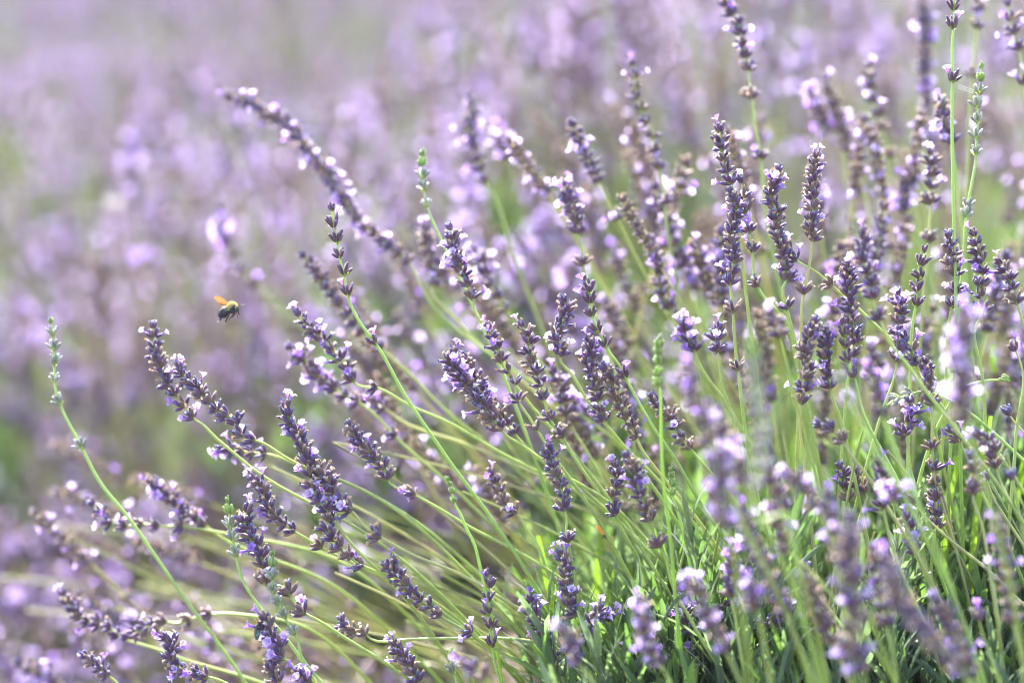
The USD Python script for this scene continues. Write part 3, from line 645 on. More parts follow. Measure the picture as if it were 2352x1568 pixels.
rs = random.Random(5)
stage.CreateClassPrim('/World/shoot_shapes')
SHOOTS = []
for i in range(6):
    p_ = f'/World/shoot_shapes/shoot_{i:02d}'
    class_of(p_, shoot(rs, 16 + 2 * (i % 3), .075 + .012 * (i % 3)), lambda nm: M_STEM if nm == 'stem' else M_LEAF); SHOOTS.append(p_)

def instancer(path, protos, mats, at, quats, scales, idx):
    pi = UsdGeom.PointInstancer.Define(stage, path)
    rel = pi.CreatePrototypesRel()
    for i, (mb, mat) in enumerate(zip(protos, mats)):
        q = f'{path}/shape_{i:02d}'
        put(q, mb, mat); rel.AddTarget(q)
    pi.CreateProtoIndicesAttr(Vt.IntArray.FromNumpy(np.asarray(idx, np.int32)))
    pi.CreatePositionsAttr(Vt.Vec3fArray.FromNumpy(np.asarray(at, np.float32)))
    pi.CreateOrientationsAttr(Vt.QuathArray([Gf.Quath(*map(float, q)) for q in quats]))
    pi.CreateScalesAttr(Vt.Vec3fArray.FromNumpy(np.repeat(np.asarray(scales, np.float32)[:, None], 3, 1)))
    return pi
def quat_of(R):
    m = Gf.Matrix3d(*[float(x) for x in np.asarray(R).T.ravel()])
    q = Gf.Quatd(m.ExtractRotation().GetQuat())
    return (q.GetReal(), *q.GetImaginary())
def in_view(p, pad=60):
    z = (np.asarray(p) - EYE) @ FWD
    if z < .3: return False
    x, y = to_px(np.asarray(p)); return -pad < x < 2352 + pad and -pad < y < 1568 + pad

# heights above the datum: of the leaves, and of the tips of the stalks
def smooth(a, b, x): return float(sstep(a, b, x))
def row(x, y): return .5 + .5 * math.cos((y - 2.75) * 2 * math.pi / 1.25 + .35 * math.sin(2 * x + 1))
def left_tip(x, y):
    z = float(np.interp(y, [1.62, 1.8, 2.0, 2.4, 3.0, 9], [-.26, -.13, .045, .10, .15, .16]))
    return z - (0 if y < 2.5 else .08 * (1 - row(x, y)) ** 1.5)
def right_tip(x, y):
    return float(np.interp(y, [1.7, 1.9, 2.3, 2.8, 9], [.33, .38, .34, .24, .16])) - (0 if y < 2.9 else .10 * (1 - row(x, y)) ** 1.5)
def tip_height(x, y):
    s = smooth(-.30, .12, x - .22 * (y - 1.95))
    return left_tip(x, y) * (1 - s) + right_tip(x, y) * s
def green_height(x, y):
    near = .19 * math.exp(-(((x - .33) / .24) ** 2 + ((y - 1.42) / .20) ** 2))
    s = smooth(-.30, .12, x - .22 * (y - 1.95))
    if y < 1.8: return max(near, -.22 + .3 * s) if x < .1 else max(near, .02)
    return max(near, (left_tip(x, y) - .17) * (1 - s) + (right_tip(x, y) - .24) * s)

# ------------------------------------------------------------------ stalks of the field
def field_stalk(r, kind, fl):
    H = .36; parts = []
    b = r.uniform(-.035, .035); b2 = r.uniform(-.02, .02)
    cv = lambda u: np.array([b * math.sin(u * 2.2), b2 * math.sin(u * 2.6), H * u])
    st = MB(); tube(st, [cv(u) for u in np.linspace(0, 1, 9)], np.linspace(1.15, .6, 9) * MM, 5, np.array(STEMCOL[kind][0]) * 1.0, .22)
    parts.append(('stem', st))
    n = r.randint(7, 10); gap = r.uniform(.0052, .0072)
    zs = [H - .001 - gap * i for i in range(n)] + ([H - gap * n - r.uniform(.02, .035)] if r.random() < .7 else [])
    for i, z in enumerate(zs):
        u = z / H; t = cv(u + .01) - cv(u - .01)
        w = MB()
        bloom = (r.choice((2, 3, 5)) if r.random() < fl else (1 if r.random() < .25 else 0)) if kind in 'pd' else 0
        for _, q in whorl(kind, r, flowers=min(bloom, 6), n=8, lod=1, top=(i == 0)): w.join(q)
        parts.append(('whorl', MB().join(w, frame(t, r.uniform(0, 6.28)), cv(u), 1.0 if i else .9)))
    return parts
rf = random.Random(21)
stage.CreateClassPrim('/World/stalk_shapes')
KINDS = [('d', .12), ('p', .25), ('d', .3), ('p', .5), ('d', .05), ('p', .3), ('y', 0), ('d', .2)]
FS = []; FM = []
for i, (kd, fl) in enumerate(KINDS):
    parts = field_stalk(rf, kd, fl)
    p_ = f'/World/stalk_shapes/stalk_{i:02d}'
    class_of(p_, parts, lambda nm: M_STEM if nm == 'stem' else M_FLOWER)
    FS.append(p_); FM.append(merged(parts))

def lean_to(tip, L, r, bias):
    a0 = math.acos(max(.05, min(1, (tip[2] - float(gz(tip[0], tip[1])) + .015) / L)))
    a = max(abs(r.gauss(.25, .16)), a0)
    az = math.atan2(bias[1] + r.gauss(0, .55), bias[0] + r.gauss(0, .55))
    return np.array([math.sin(a) * math.cos(az), math.sin(a) * math.sin(az), math.cos(a)])

r = random.Random(77)
samples = []
def sample(n, x0, x1, y0, y1, bias, kw=None, kinds=range(8)):
    for _ in range(n):
        y = r.uniform(y0, y1); x = r.uniform(x0(y), x1(y))
        if y > 6 and row(x, y) < .25 and r.random() < .6: continue
        if not kw and float(meshkit.noise(np.array([x * 4.5, y * 3.2, 1.7]), 5)) > (.66 if y < 2.6 and x > -.1 else .85 if y < 2.6 else .56 if y < 3.2 else .72) and r.random() < .85: continue
        h = kw(x, y) if kw else tip_height(x, y) - (abs(r.gauss(0, .07)) - .02 if x < .05 * y or y > 2.6 else r.uniform(-.02, .26))
        tip = np.array([x, y, h])
        L = .36 * r.uniform(.85, 1.15)
        d = lean_to(tip, L, r, bias)
        samples.append((tip, d, L / .36, r.choice(kinds)))
sample(420, lambda y: -.75, lambda y: .02, 1.70, 2.1, (-.7, -.7))
sample(760, lambda y: -.75, lambda y: .05, 1.55, 1.95, (-.8, -.5), lambda x, y: float(gz(x, y)) + .05 + r.uniform(0, .22), (0, 1, 1, 2, 3, 5, 5, 7))
sample(420, lambda y: -.85, lambda y: .1, 2.0, 2.5, (-.6, -.3))
sample(170, lambda y: -.40, lambda y: .30, 1.78, 2.3, (-.6, -.1), lambda x, y: r.uniform(.08, .27) + .13 * smooth(-.3, .2, x))
sample(760, lambda y: 0, lambda y: 1.0, 1.78, 2.5, (-.45, -.1), None, (0, 0, 1, 2, 3, 4, 6, 7))
sample(700, lambda y: -.25 * y - .2, lambda y: .05 * y, 2.4, 4.2, (-.4, -.1))
sample(2000, lambda y: -.25 * y - .5, lambda y: .25 * y + .6, 2.4, 4.6, (-.4, -.1))
sample(2600, lambda y: -.3 * y - .6, lambda y: .2 * y, 3.8, 6.5, (-.4, -.1), None, (0, 1, 1, 3, 3, 5, 7))
sample(3800, lambda y: -.3 * y - 1.2, lambda y: .3 * y + 1.2, 4.6, 9.0, (-.3, 0))
rm = random.Random(123)
for _ in range(165):
    fx = rm.uniform(780, 2380) if _ < 110 else rm.uniform(1500, 2380); lo = 230 if fx > 1250 else 230 + (1250 - fx) * .75
    fy = rm.uniform(lo, 1120 if fx < 1900 else 980); dq = rm.uniform(8, 45)
    tip = P(fx, fy, dq)
    lean = np.array([-.75 + .75 * smooth(900, 2000, fx) + rm.gauss(0, .16), rm.gauss(-.05, .15), 1.0]); lean /= np.linalg.norm(lean)
    samples.append((tip, lean, rm.uniform(.85, 1.1), rm.choice((0, 0, 1, 2, 4, 4, 5, 7, 7))))
for _ in range(28):
    tip = P(rm.uniform(-40, 700), rm.uniform(1060, 1540), rm.uniform(12, 34))
    lean = np.array([-1.1 + rm.gauss(0, .35), rm.gauss(-.1, .2), .75]); lean /= np.linalg.norm(lean)
    samples.append((tip, lean, rm.uniform(.85, 1.05), rm.choice((0, 0, 1, 4, 5, 7))))
seen = [s for s in samples if in_view(s[0], 20)]
seen.sort(key=lambda s: (s[0] - EYE) @ FWD)
own = seen[:235]; own_id = {id(s) for s in own}
rest = [s for s in samples if id(s) not in own_id]
LOOK = ['brownish', 'lilac', 'brown and lilac', 'bright lilac', 'dull brown', 'violet', 'pale budded', 'grey brown']
ANCHOR = [(530, 610, 'just above the flying bee'), (330, 700, 'left of the flying bee'), (70, 700, 'at the left edge'), (560, 230, 'around the tip of the long arching spike'), (800, 170, 'above the long arching spike'),
          (850, 30, 'at the top edge left of centre'), (970, 440, 'behind the thin green spike'), (1200, 60, 'at the top edge near the centre'), (1090, 280, 'behind the upright lilac spike'), (1220, 400, 'around the white flowered leaning spike'),
          (1390, 250, 'left of the hazy purple spike with lit flowers'), (1560, 230, 'right of the hazy purple spike with lit flowers'), (1680, 60, 'behind the spike cut by the top edge'), (1650, 400, 'behind the crown topped spike'), (1800, 320, 'behind the broad crowded spike'),
          (1930, 150, 'above the wide blurred brown spike'), (2280, 60, 'in the top right corner'), (2300, 450, 'by the right edge'), (1580, 540, 'in the green gap right of centre'), (1080, 880, 'behind the crowded fat spike'), (1350, 850, 'behind the spikes of the centre'),
          (700, 640, 'behind the bent spike right of the bee'), (500, 900, 'below the flying bee'), (220, 950, 'around the long stem with the green tip'), (250, 1300, 'below the flat low spike'), (60, 1450, 'in the lower left corner'), (480, 1330, 'left of the green unripe spike'), (760, 1020, 'behind the large crowded spike'), (1900, 600, 'behind the fork tipped spike'), (2100, 620, 'behind the fresh violet spike')]
for s in own:
    tip, d, k, i = s
    x, y = to_px(tip)
    where = min(ANCHOR, key=lambda a: math.hypot(a[0] - x, a[1] - y))[2]
    X = UsdGeom.Xform.Define(stage, numbered('blurred_lavender_stalk'))
    X.GetPrim().GetReferences().AddInternalReference(FS[i]); X.GetPrim().SetInstanceable(True)
    xf(X, frame(d, r.uniform(0, 6.28)), tip - d * .36 * k, k)
    tag(X.GetPrim(), f'blurred {LOOK[i]} lavender stalk {where}', 'lavender stalk', f'blurred {LOOK[i]} stalks {where}')
fi = instancer('/World/lavender_field', FM, [M_FLOWER] * len(FM), [t - d * .36 * k for t, d, k, i in rest], [quat_of(frame(d, r.uniform(0, 6.28))) for t, d, k, i in rest],
               [k for t, d, k, i in rest], [i for t, d, k, i in rest])
tag(fi.GetPrim(), 'mass of out of focus lavender filling the field behind', 'lavender field', None, 'stuff')

# more spikes close to the camera, out of focus
rk = random.Random(61)
NEAR = [(1630, 930), (1745, 1030), (1700, 1170), (1905, 1140), (1850, 1330), (2010, 1260), (2150, 1380), (2290, 1200), (1590, 1340)]
for fx, fy in NEAR:
    dq = -rk.uniform(8, 15); ln = rk.uniform(150, 250); ux = rk.uniform(.12, .55)
    sp_ = ' '.join(f'{fx + ux * ln * t + rk.gauss(0, 4):.0f},{fy + ln * t:.0f}' for t in (0, .25, .5, .75, 1))
    st_ = ' '.join(f'{fx + ux * ln * (1 + .6 * t):.0f},{fy + ln * (1 + .6 * t):.0f}' for t in (.25, 1))
    where = 'left of the soft pale purple spike' if fx < 1650 else ('between the soft purple spikes' if fx < 1960 else 'before the leaves at the lower right')
    stalk(f'very blurred purple spike close to the camera {where}', sp_, st_, (dq, dq), 'med', rk.choice('pppd'), .4, '', 1.0, 'lavender_stalk', 'lavender stalk', f'very blurred near spikes {where}', seed=rk.randrange(10 ** 6))

# ------------------------------------------------------------------ foliage below the stalks
rg = random.Random(31)
pts, qs, ks, ids = [], [], [], []
def add_green(n, x0, x1, y0, y1, kmul=1.0, hh=None):
    for _ in range(n):
        y = rg.uniform(y0, y1); x = rg.uniform(x0(y), x1(y))
        h = hh(x, y) if hh else green_height(x, y)
        top = h - abs(rg.gauss(0, .05))
        k = rg.uniform(.85, 1.25) * kmul
        z = max(float(gz(x, y)) + .005, top - .115 * k)
        lx = np.array([rg.gauss(-.12, .2), rg.gauss(-.05, .2), 1.0])
        pts.append((x, y, z)); qs.append(quat_of(frame(lx, rg.uniform(0, 6.28)))); ks.append(k); ids.append(rg.randrange(6))
add_green(2500, lambda y: .05, lambda y: .75, 1.22, 1.70)
add_green(1000, lambda y: -.1, lambda y: 1.0, 1.80, 2.45)
add_green(420, lambda y: -.16, lambda y: .18, 1.62, 2.25, 1.0, lambda x, y: .02 + .16 * smooth(-.35, .15, x) + .05 * smooth(1.7, 2.1, y) - .10 * (1 - smooth(1.62, 1.8, y)))
add_green(160, lambda y: -.85, lambda y: -.2, 1.85, 2.45)
add_green(3600, lambda y: -.28 * y - .5, lambda y: .28 * y + .6, 2.45, 5.0, 1.2)
add_green(2600, lambda y: -.3 * y - 1.2, lambda y: .3 * y + 1.2, 5.0, 9.0, 1.4)
rl = random.Random(8)
near_protos = [merged(shoot(rl, 16 + 2 * (i % 3), .075 + .012 * (i % 3), 1)) for i in range(6)]
gi = instancer('/World/lavender_foliage', near_protos, [M_LEAF] * 6, pts, qs, ks, ids)
tag(gi.GetPrim(), 'narrow grey green lavender leaves under and between the stalks', 'foliage', None, 'stuff')
# the shoots one can pick out at the lower right
rr = random.Random(41)
for i in range(72):
    fx, fy = rr.uniform(1480, 2340), rr.uniform(1190, 1600)
    if fx < 1750: fy = max(fy, 1330)
    d_ = rr.uniform(-2, 9)
    top = P(fx, fy, d_)
    k = rr.uniform(.85, 1.2)
    X = UsdGeom.Xform.Define(stage, numbered('leafy_shoot'))
    X.GetPrim().GetReferences().AddInternalReference(SHOOTS[i % 6]); X.GetPrim().SetInstanceable(True)
    ax = np.array([rr.gauss(.05, .22), rr.gauss(0, .18), 1.0]); ax /= np.linalg.norm(ax)
    xf(X, frame(ax, rr.uniform(0, 6.28)), top - ax * .075 * k, k)
    zone = 'at the bottom edge right of centre' if fx < 1780 else ('behind the soft purple spikes at the lower right' if fx < 2100 else ('in the bottom right corner' if fy > 1400 else 'by the right edge under the crossing stems'))
    tag(X.GetPrim(), f'leafy lavender shoot {zone}', 'leafy shoot', f'leafy shoots {zone}')

# grass: traced bright blades, then the rest
def blade(pts, w, c):
    p = np.asarray(pts); n = 8
    cs, u, cur, s = spline(p, np.linalg.norm(p[-1] - p[0]) / 8)
    V, F, C = [], [], []
    for i, q in enumerate(cur):
        f = i / (len(cur) - 1); ww = w * (.75 + .25 * math.sin(f * 3.1)) * (1 if f > .04 else .75)
        for j in (-1, 0, 1): V.append(q + RIGHT * ww * .5 * j + FWD * abs(j) * ww * .16); C.append(np.array(c) * (.95 + .1 * f))
    for i in range(len(cur) - 1):
        for j in range(2):
            a = i * 3 + j; F.append((a, a + 1, a + 4, a + 3))
    return MB().add(np.array(V), F, np.array(C), .6)
GRASS = '''1412,1308 1400,1350 1388,1398 1378,1450;2;3.6|1418,1400 1420,1430 1421,1460 1420,1510;1;3.6|1236,1230 1240,1270 1250,1300 1262,1360;3;4.5|1447,1292 1450,1320 1452,1350 1456,1400;6;4
1580,1225 1572,1250 1556,1282 1540,1320;5;4.5|1628,1300 1630,1330 1634,1370 1640,1420;5;4|2204,1050 2200,1085 2186,1130 2176,1200;2;4.5|2195,1046 2182,1090 2176,1150 2172,1230;3;5
2276,955 2272,985 2270,1010 2262,1060;1;4|1380,1220 1376,1260 1372,1310 1368,1380;8;5|1830,1470 1820,1500 1806,1560;-1;4|1850,1510 1842,1540 1830,1580;-1;4
2157,1405 2152,1430 2146,1470;1;4|1905,1400 1912,1440 1925,1490;0;4|1700,1230 1694,1290 1690,1350;9;5|1860,1240 1856,1290 1850,1350;9;4|2000,1180 2004,1230 2002,1290;8;4'''
gn = 0
for item in GRASS.replace('\n', '|').split('|'):
    a, d_, w_ = item.split(';')
    q = [P(x, y, float(d_)) for x, y in xy(a)]
    q.append(np.array([q[-1][0] + .004, q[-1][1] + .01, -.01]))
    base = q[-1]
    path = numbered('bright_grass')
    X = put(path, blade([v - base for v in q], float(w_) * MM, (.15, .23, .06)), M_GRASS)
    X.AddTranslateOp().Set(Gf.Vec3d(*base))
    tag(X.GetPrim(), 'bright yellow green grass blade lit from behind between the stems', 'grass', 'bright grass blades between the stems', 'thing')
rb = random.Random(55)
bp = []
for i in range(4):
    L = .16; bx = rb.uniform(-.03, .03)
    bp.append(blade([np.array([bx * (1 - t) ** 2, rb.uniform(-.004, .004), L * (1 - t)]) for t in (0, .3, .6, 1)], rb.uniform(2.2, 3.8) * MM, (.10, .17, .03)))
pts, qs, ks, ids = [], [], [], []
for _ in range(300):
    y = rb.uniform(1.36, 1.72); x = rb.uniform(.0, .9)
    g_ = float(gz(x, y)); h = green_height(x, y) - g_
    if h < .04 or rb.random() > (h / .25 if x > 0 else .25): continue
    k = min(h, .2) / .16 * rb.uniform(.55, 1.25)
    pts.append((x, y, g_ + max(0, h - .2))); qs.append(quat_of(frame((rb.gauss(-.1, .2), rb.gauss(0, .2), 1), rb.uniform(-.6, .6)))); ks.append(k); ids.append(rb.randrange(4))
g2 = instancer('/World/grass', bp, [M_GRASS] * 4, pts, qs, ks, ids)
tag(g2.GetPrim(), 'thin green grass growing up through the lavender leaves', 'grass', None, 'stuff')

# bare stems that run out of the plant to the upper left, their spikes hidden behind others
rt = random.Random(91)
for i in range(74):
    if i >= 64:
        x0 = rt.uniform(-60, 620); y0 = rt.uniform(1150, 1520); sl = rt.uniform(.02, .5); d_ = rt.uniform(14, 34); n_ = rt.uniform(420, 800)
    elif i < 44:
        x0 = rt.uniform(560, 1350); y0 = rt.uniform(1000, 1430); sl = rt.uniform(.12, .55) + max(0, (x0 - 900) / 1500); d_ = rt.uniform(3, 22)
        n_ = rt.uniform(350, 700)
    else:
        x0 = rt.uniform(1500, 2340); y0 = rt.uniform(950, 1300); sl = rt.choice((rt.uniform(.7, 1.6), rt.uniform(2.5, 6), -rt.uniform(1.2, 5))); d_ = rt.uniform(-4, 9)
        n_ = rt.uniform(120, 220)
    q = []
    for t in np.linspace(0, 1, 5):
        dx = n_ * t if sl > 0 else -n_ * t * .5
        q.append(P(x0 + dx, y0 + abs(sl) * abs(dx) * (1 + .5 * t), d_ + 2 * t))
    a_, b_ = to_px(q[-2]), to_px(q[-1])
    q += to_ground([a_, b_], d_ + 2)
    cs_, u_, cur_, s_ = spline(q, .012)
    base = cur_[-1]
    path = numbered('bare_lavender_stalk')
    mb = MB(); tube(mb, cur_ - base, np.linspace(.7, 1.1, len(cur_)) * MM, 7, np.array(STEMCOL['p'][0] if i % 3 else STEMCOL['d'][0]) * (.5 + .35 * rt.random()), .22, square=.08)
    X = put(path, mb, M_STEM); X.AddTranslateOp().Set(Gf.Vec3d(*base))
    lean_ = 'slanting down left' if sl < 0 else ('nearly upright' if sl > 2.2 else 'slanting down right')
    sp_ = 'in the blur at the lower left' if i >= 64 else 'under the large crowded spike' if x0 < 800 else ('below the crowded centre spikes' if x0 < 1100 else 'left of the green unripe spike')
    if i < 44 or i >= 64: tag(X.GetPrim(), f'bare pale lavender stem slanting down right {sp_}', 'lavender stalk', f'bare stems {sp_}')
    elif False: tag(X.GetPrim(), 'bare pale lavender stem running down to the right behind the sharp spikes', 'lavender stalk', 'bare stems low in the middle')
    else: tag(X.GetPrim(), f'bare green lavender stem {lean_} over the leaves at the right', 'lavender stalk', f'bare stems {lean_} at the right')

# straw on the soil
rw = random.Random(3); mb = MB()
for _ in range(700):
    x, y = rw.uniform(-.1, .9), rw.uniform(1.3, 1.85); a = rw.uniform(0, 6.28); L = rw.uniform(.012, .05)
    q = np.array([x, y, rw.uniform(-.012, .006)]); d_ = np.array([math.cos(a), math.sin(a), rw.uniform(-.15, .25)]) * L
    tube(mb, [q, q + d_ * .5 + np.array([0, 0, .002]), q + d_], rw.uniform(.4, .9) * MM, 4, np.array((.30, .24, .17)) * rw.uniform(.4, 1.2), .1)
m = put('/World/straw_mulch', mb, M_STEM); tag(m.GetPrim(), 'dry straw and twigs lying on the soil', 'straw', None, 'stuff')


# ------------------------------------------------------------------ insects
B_YEL = plain('bee_yellow_fur', (.74, .62, .24), .8, .6)
B_BLK = plain('bee_black_fur', (.008, .009, .013), .4, .08, .5)
B_LEG = plain('bee_leg', (.02, .016, .014), .4)
B_PALE = plain('bee_pale_tip', (.62, .50, .36), .6)
B_RED = plain('bee_tongue', (.25, .045, .03), .4)
B_EYE = plain('bee_eye', (.012, .01, .01), .15, 0, .7)
B_TEAL = plain('bee_teal_shell', (.006, .035, .034), .22, 0, .8, .6)
def wing_look(name, col, fac):
    return usdkit.material(stage, '/World/Looks/' + name, {'g': ('geometry', {}), 'w': ('voronoi_texture', {'scale': 1400.0, 'feature': 'distance_to_edge'}),
        'r': ('rgb_ramp', {'ramp': [(0, tuple(c * .35 for c in col)), (.12, col)]}),
        'd': ('translucent_bsdf', {}), 'gl': ('glossy_bsdf', {'roughness': .25, 'color': (.5, .42, .3)}), 't': ('transparent_bsdf', {'color': (1, .93, .8)}), 'm1': ('mix_closure', {'fac': .06}), 'm2': ('mix_closure', {'fac': fac})},
        [('g.position', 'w.vector'), ('w.distance', 'r.fac'), ('r.color', 'd.color'), ('d.BSDF', 'm1.closure1'), ('gl.BSDF', 'm1.closure2'), ('m1.closure', 'm2.closure1'), ('t.BSDF', 'm2.closure2')], surface='m2.closure')
B_WING = wing_look('bee_amber_wing', (.24, .12, .045), .5)
B_WING2 = wing_look('bee_pale_wing', (.55, .46, .36), .3)

import trimesh
def put2(path, v, f, mat, smooth=True): return usdkit.mesh(stage, path, (np.asarray(v), np.asarray(f)), mat, smooth=smooth)
def ball(c, axes, R, sub=3, bump=0.0, seed=0):
    s = trimesh.creation.icosphere(sub); v = np.array(s.vertices)
    if bump: v = v * (1 + bump * (meshkit.fbm(v * 3 + 7, 3, seed) - .5))[:, None]
    return (v * axes) @ np.asarray(R).T + c, np.array(s.faces)
def fur(c, axes, R, n, length, rnd, keep=lambda d: True):
    V, F = [], []
    for _ in range(n):
        d = np.array([rnd.gauss(0, 1) for _ in range(3)]); d /= np.linalg.norm(d)
        if not keep(d): continue
        p = np.asarray(R) @ (d * axes) + c; nrm = np.asarray(R) @ (d / axes); nrm /= np.linalg.norm(nrm)
        nrm = nrm + np.array([rnd.gauss(0, .35) for _ in range(3)]); nrm /= np.linalg.norm(nrm)
        side = np.cross(nrm, [rnd.gauss(0, 1) for _ in range(3)]); side /= np.linalg.norm(side)
        a = len(V); w = .045 * MM
        V += [p - side * w - nrm * .1 * MM, p + side * w - nrm * .1 * MM, p + nrm * length * rnd.uniform(.6, 1.2)]
        F.append((a, a + 1, a + 2))
    return np.array(V), np.array(F)
def limb(pts, rad, sides=6):
    mb = MB(); tube(mb, pts, np.array(rad) * MM, sides, (0, 0, 0), 0); v, f, _, _ = mb.get(); return v, f
def wing_mesh(root, tip, width, normal, thick=.03):
    root, tip = np.asarray(root), np.asarray(tip); ax = tip - root; L = np.linalg.norm(ax); ax /= L
    nn = np.asarray(normal, float); nn -= ax * (nn @ ax); nn /= np.linalg.norm(nn); sd_ = np.cross(ax, nn)
    V = []; n = 14
    for i in range(n):
        u = i / (n - 1); w = width * (math.sin(math.pi * min(1, u * .9 + .1) ** 1.15) ** .7 + .05)
        for j in range(5):
            s = j / 4 - .5
            V.append(root + ax * L * u + sd_ * w * (s + .08 * u) + nn * (.18 * math.sin(s * 9) * MM * .35 + .25 * MM * u * u))
    F = []
    for i in range(n - 1):
        for j in range(4):
            a = i * 5 + j; F += [(a, a + 1, a + 6), (a, a + 6, a + 5)]
    V = np.array(V); m = len(V); t = nn * thick * MM
    F2 = [(b + m, a + m, c + m) for a, b, c in F]
    return np.vstack([V, V - t]), np.array(F + F2)
CAMR = np.stack([RIGHT, UP, FWD], 1)          # right, up, away
def uvw(o, scale):
    """millimetre frame of an insect: (u right, v down in the close-up) -> local metres"""
    def q(u, v, w=0.0): return CAMR @ (np.array([(u - o[0]) / scale, -(v - o[1]) / scale, w]) * MM)
    return q

def flying_bee():
    q = uvw((760, 850), 54.9)
    at = P((800 + 760 / 7.84) / 1.70068, (1100 + 850 / 7.84) / 1.70068, 0)
    path = numbered('bumblebee'); X = UsdGeom.Xform.Define(stage, path); X.AddTranslateOp().Set(Gf.Vec3d(*at))
    tag(X.GetPrim(), 'flying bumblebee with yellow furry back, black abdomen and raised amber wing', 'bee')
    rnd = random.Random(4)
    ax = q(430, 1060, .4) - q(760, 800, 0); ax /= np.linalg.norm(ax)
    z = ax; y = np.cross(z, RIGHT); y /= np.linalg.norm(y); Rab = np.stack([np.cross(y, z), y, z], 1)
    c = q(590, 930, .3); axes = np.array([2.75, 2.75, 4.1]) * MM
    v, f = ball(c, axes, Rab, 4)
    # abdomen narrows to the tail; faint segments
    loc = (v - c) @ Rab; k = loc[:, 2] / axes[2]
    sc = np.where(k > 0, 1 - .30 * k ** 2, 1.0) * (1 + .025 * np.sin(k * 15))
    loc[:, :2] *= sc[:, None]; v = loc @ Rab.T + c
    put2(f'{path}/abdomen', v, f, B_BLK)
    v, f = fur(c, axes * .98, Rab, 1500, .7 * MM, rnd); put2(f'{path}/abdomen/fur', v, f, B_BLK) if False else put2(f'{path}/abdomen_fur', v, f, B_BLK)
    v, f = fur(c, axes * 1.0, Rab, 2600, 1.0 * MM, rnd, keep=lambda d: d[2] < -.2 and (Rab @ d) @ UP > .1); put2(f'{path}/yellow_band', v, f, B_YEL)
    ct = q(830, 770, .1); at_ = np.array([2.75, 2.5, 2.6]) * MM
    v, f = ball(ct, at_ * .96, CAMR, 3, .1); put2(f'{path}/thorax', v, f, B_BLK)
    v, f = fur(ct, at_, CAMR, 7500, 1.0 * MM, rnd, keep=lambda d: d[1] > -.15 + .25 * math.sin(5 * d[0])); put2(f'{path}/thorax_fur', v, f, B_YEL)
    v, f = ball(q(840, 900, .1), np.array([2.2, 1.5, 2.0]) * MM, CAMR, 3, .1); put2(f'{path}/underside', v, f, B_BLK)
    v, f = ball(q(905, 735, -2.4), np.array([.75, .55, .5]) * MM, CAMR, 2); put2(f'{path}/wing_joint', v, f, B_BLK)
    v, f = ball(q(1000, 830, 0), np.array([1.05, 1.75, 1.6]) * MM, CAMR, 3); put2(f'{path}/head', v, f, B_BLK)
    v, f = fur(q(985, 800, 0), np.array([1.1, 1.6, 1.6]) * MM, CAMR, 700, .6 * MM, rnd, keep=lambda d: d[0] < .25); put2(f'{path}/head_fur', v, f, B_YEL)
    for i, w in enumerate((-1.25, 1.25)):
        v, f = ball(q(1022, 840, w), np.array([.5, 1.15, .6]) * MM, CAMR, 3); put2(f'{path}/eye' + ('_001' if i else ''), v, f, B_EYE)
    for i, (w, pts) in enumerate(((-.5, ((1035, 735), (1085, 700), (1240, 655))), (.6, ((1035, 745), (1075, 725), (1205, 700))))):
        v, f = limb([q(u, t, w * (1 + .4 * j)) for j, (u, t) in enumerate(pts)], (.16, .13, .11), 5); put2(f'{path}/antenna' + ('_001' if i else ''), v, f, B_LEG)
    v, f = limb([q(985, 915, -.3), q(992, 1000, -.3), q(1010, 1115, -.3)], (.42, .38, .16)); put2(f'{path}/tongue', v, f, B_RED)
    legs = [(((770, 960, -1.6), (730, 1040, -2.2), (665, 1200, -2.2), (632, 1262, -2.2)), (.55, .62, .42, .22), (590, 1302, -2.2)),
            (((920, 925, -1.5), (880, 1010, -2.0), (815, 1090, -2.0), (780, 1140, -2.0)), (.5, .45, .28, .2), (763, 1178, -2.0)),
            (((560, 1060, -.6), (495, 1105, -.8), (475, 1165, -.8), (455, 1205, -.8)), (.5, .5, .42, .25), (378, 1240, -.8)),
            (((1030, 880, -1.2), (1058, 905, -1.4), (1042, 965, -1.4), (1035, 985, -1.4)), (.35, .36, .28, .18), (1086, 1006, -1.4)),
            (((760, 960, 1.4), (690, 1000, 1.9), (630, 1060, 1.9), (612, 1090, 1.9)), (.45, .42, .3, .2), (595, 1125, 1.9)),
            (((930, 925, 1.4), (900, 985, 1.9), (862, 1040, 1.9), (850, 1065, 1.9)), (.4, .36, .25, .18), (838, 1105, 1.9))]
    for i, (pts, rad, foot) in enumerate(legs):
        lp = f'{path}/leg' + (f'_{i:03d}' if i else '')
        UsdGeom.Xform.Define(stage, lp)
        v, f = limb([q(*p) for p in pts], rad); put2(lp + '/upper_leg', v, f, B_LEG)
        v, f = limb([q(*pts[-1]), (q(*pts[-1]) + q(*foot)) / 2, q(*foot)], (.2, .26, .16), 5); put2(lp + '/foot', v, f, B_PALE if i in (0, 2) else B_LEG)
    for i, (a, b, w, nrm) in enumerate((((690, 690, -1.6), (300, 455, -5.0), 3.3, (-.3, .2, -1)), ((690, 700, -1.3), (400, 640, -3.6), 2.2, (-.2, .5, -1)),
                                        ((815, 675, 1.2), (700, 500, 6.0), 3.0, (1, .25, .12)), ((790, 680, 1.0), (640, 455, 5.0), 2.2, (1, .4, .1)))):
        v, f = wing_mesh(q(*a), q(*b), w * MM, CAMR @ np.array(nrm)); put2(f'{path}/wing' + (f'_{i:03d}' if i else ''), v, f, B_WING)
flying_bee()

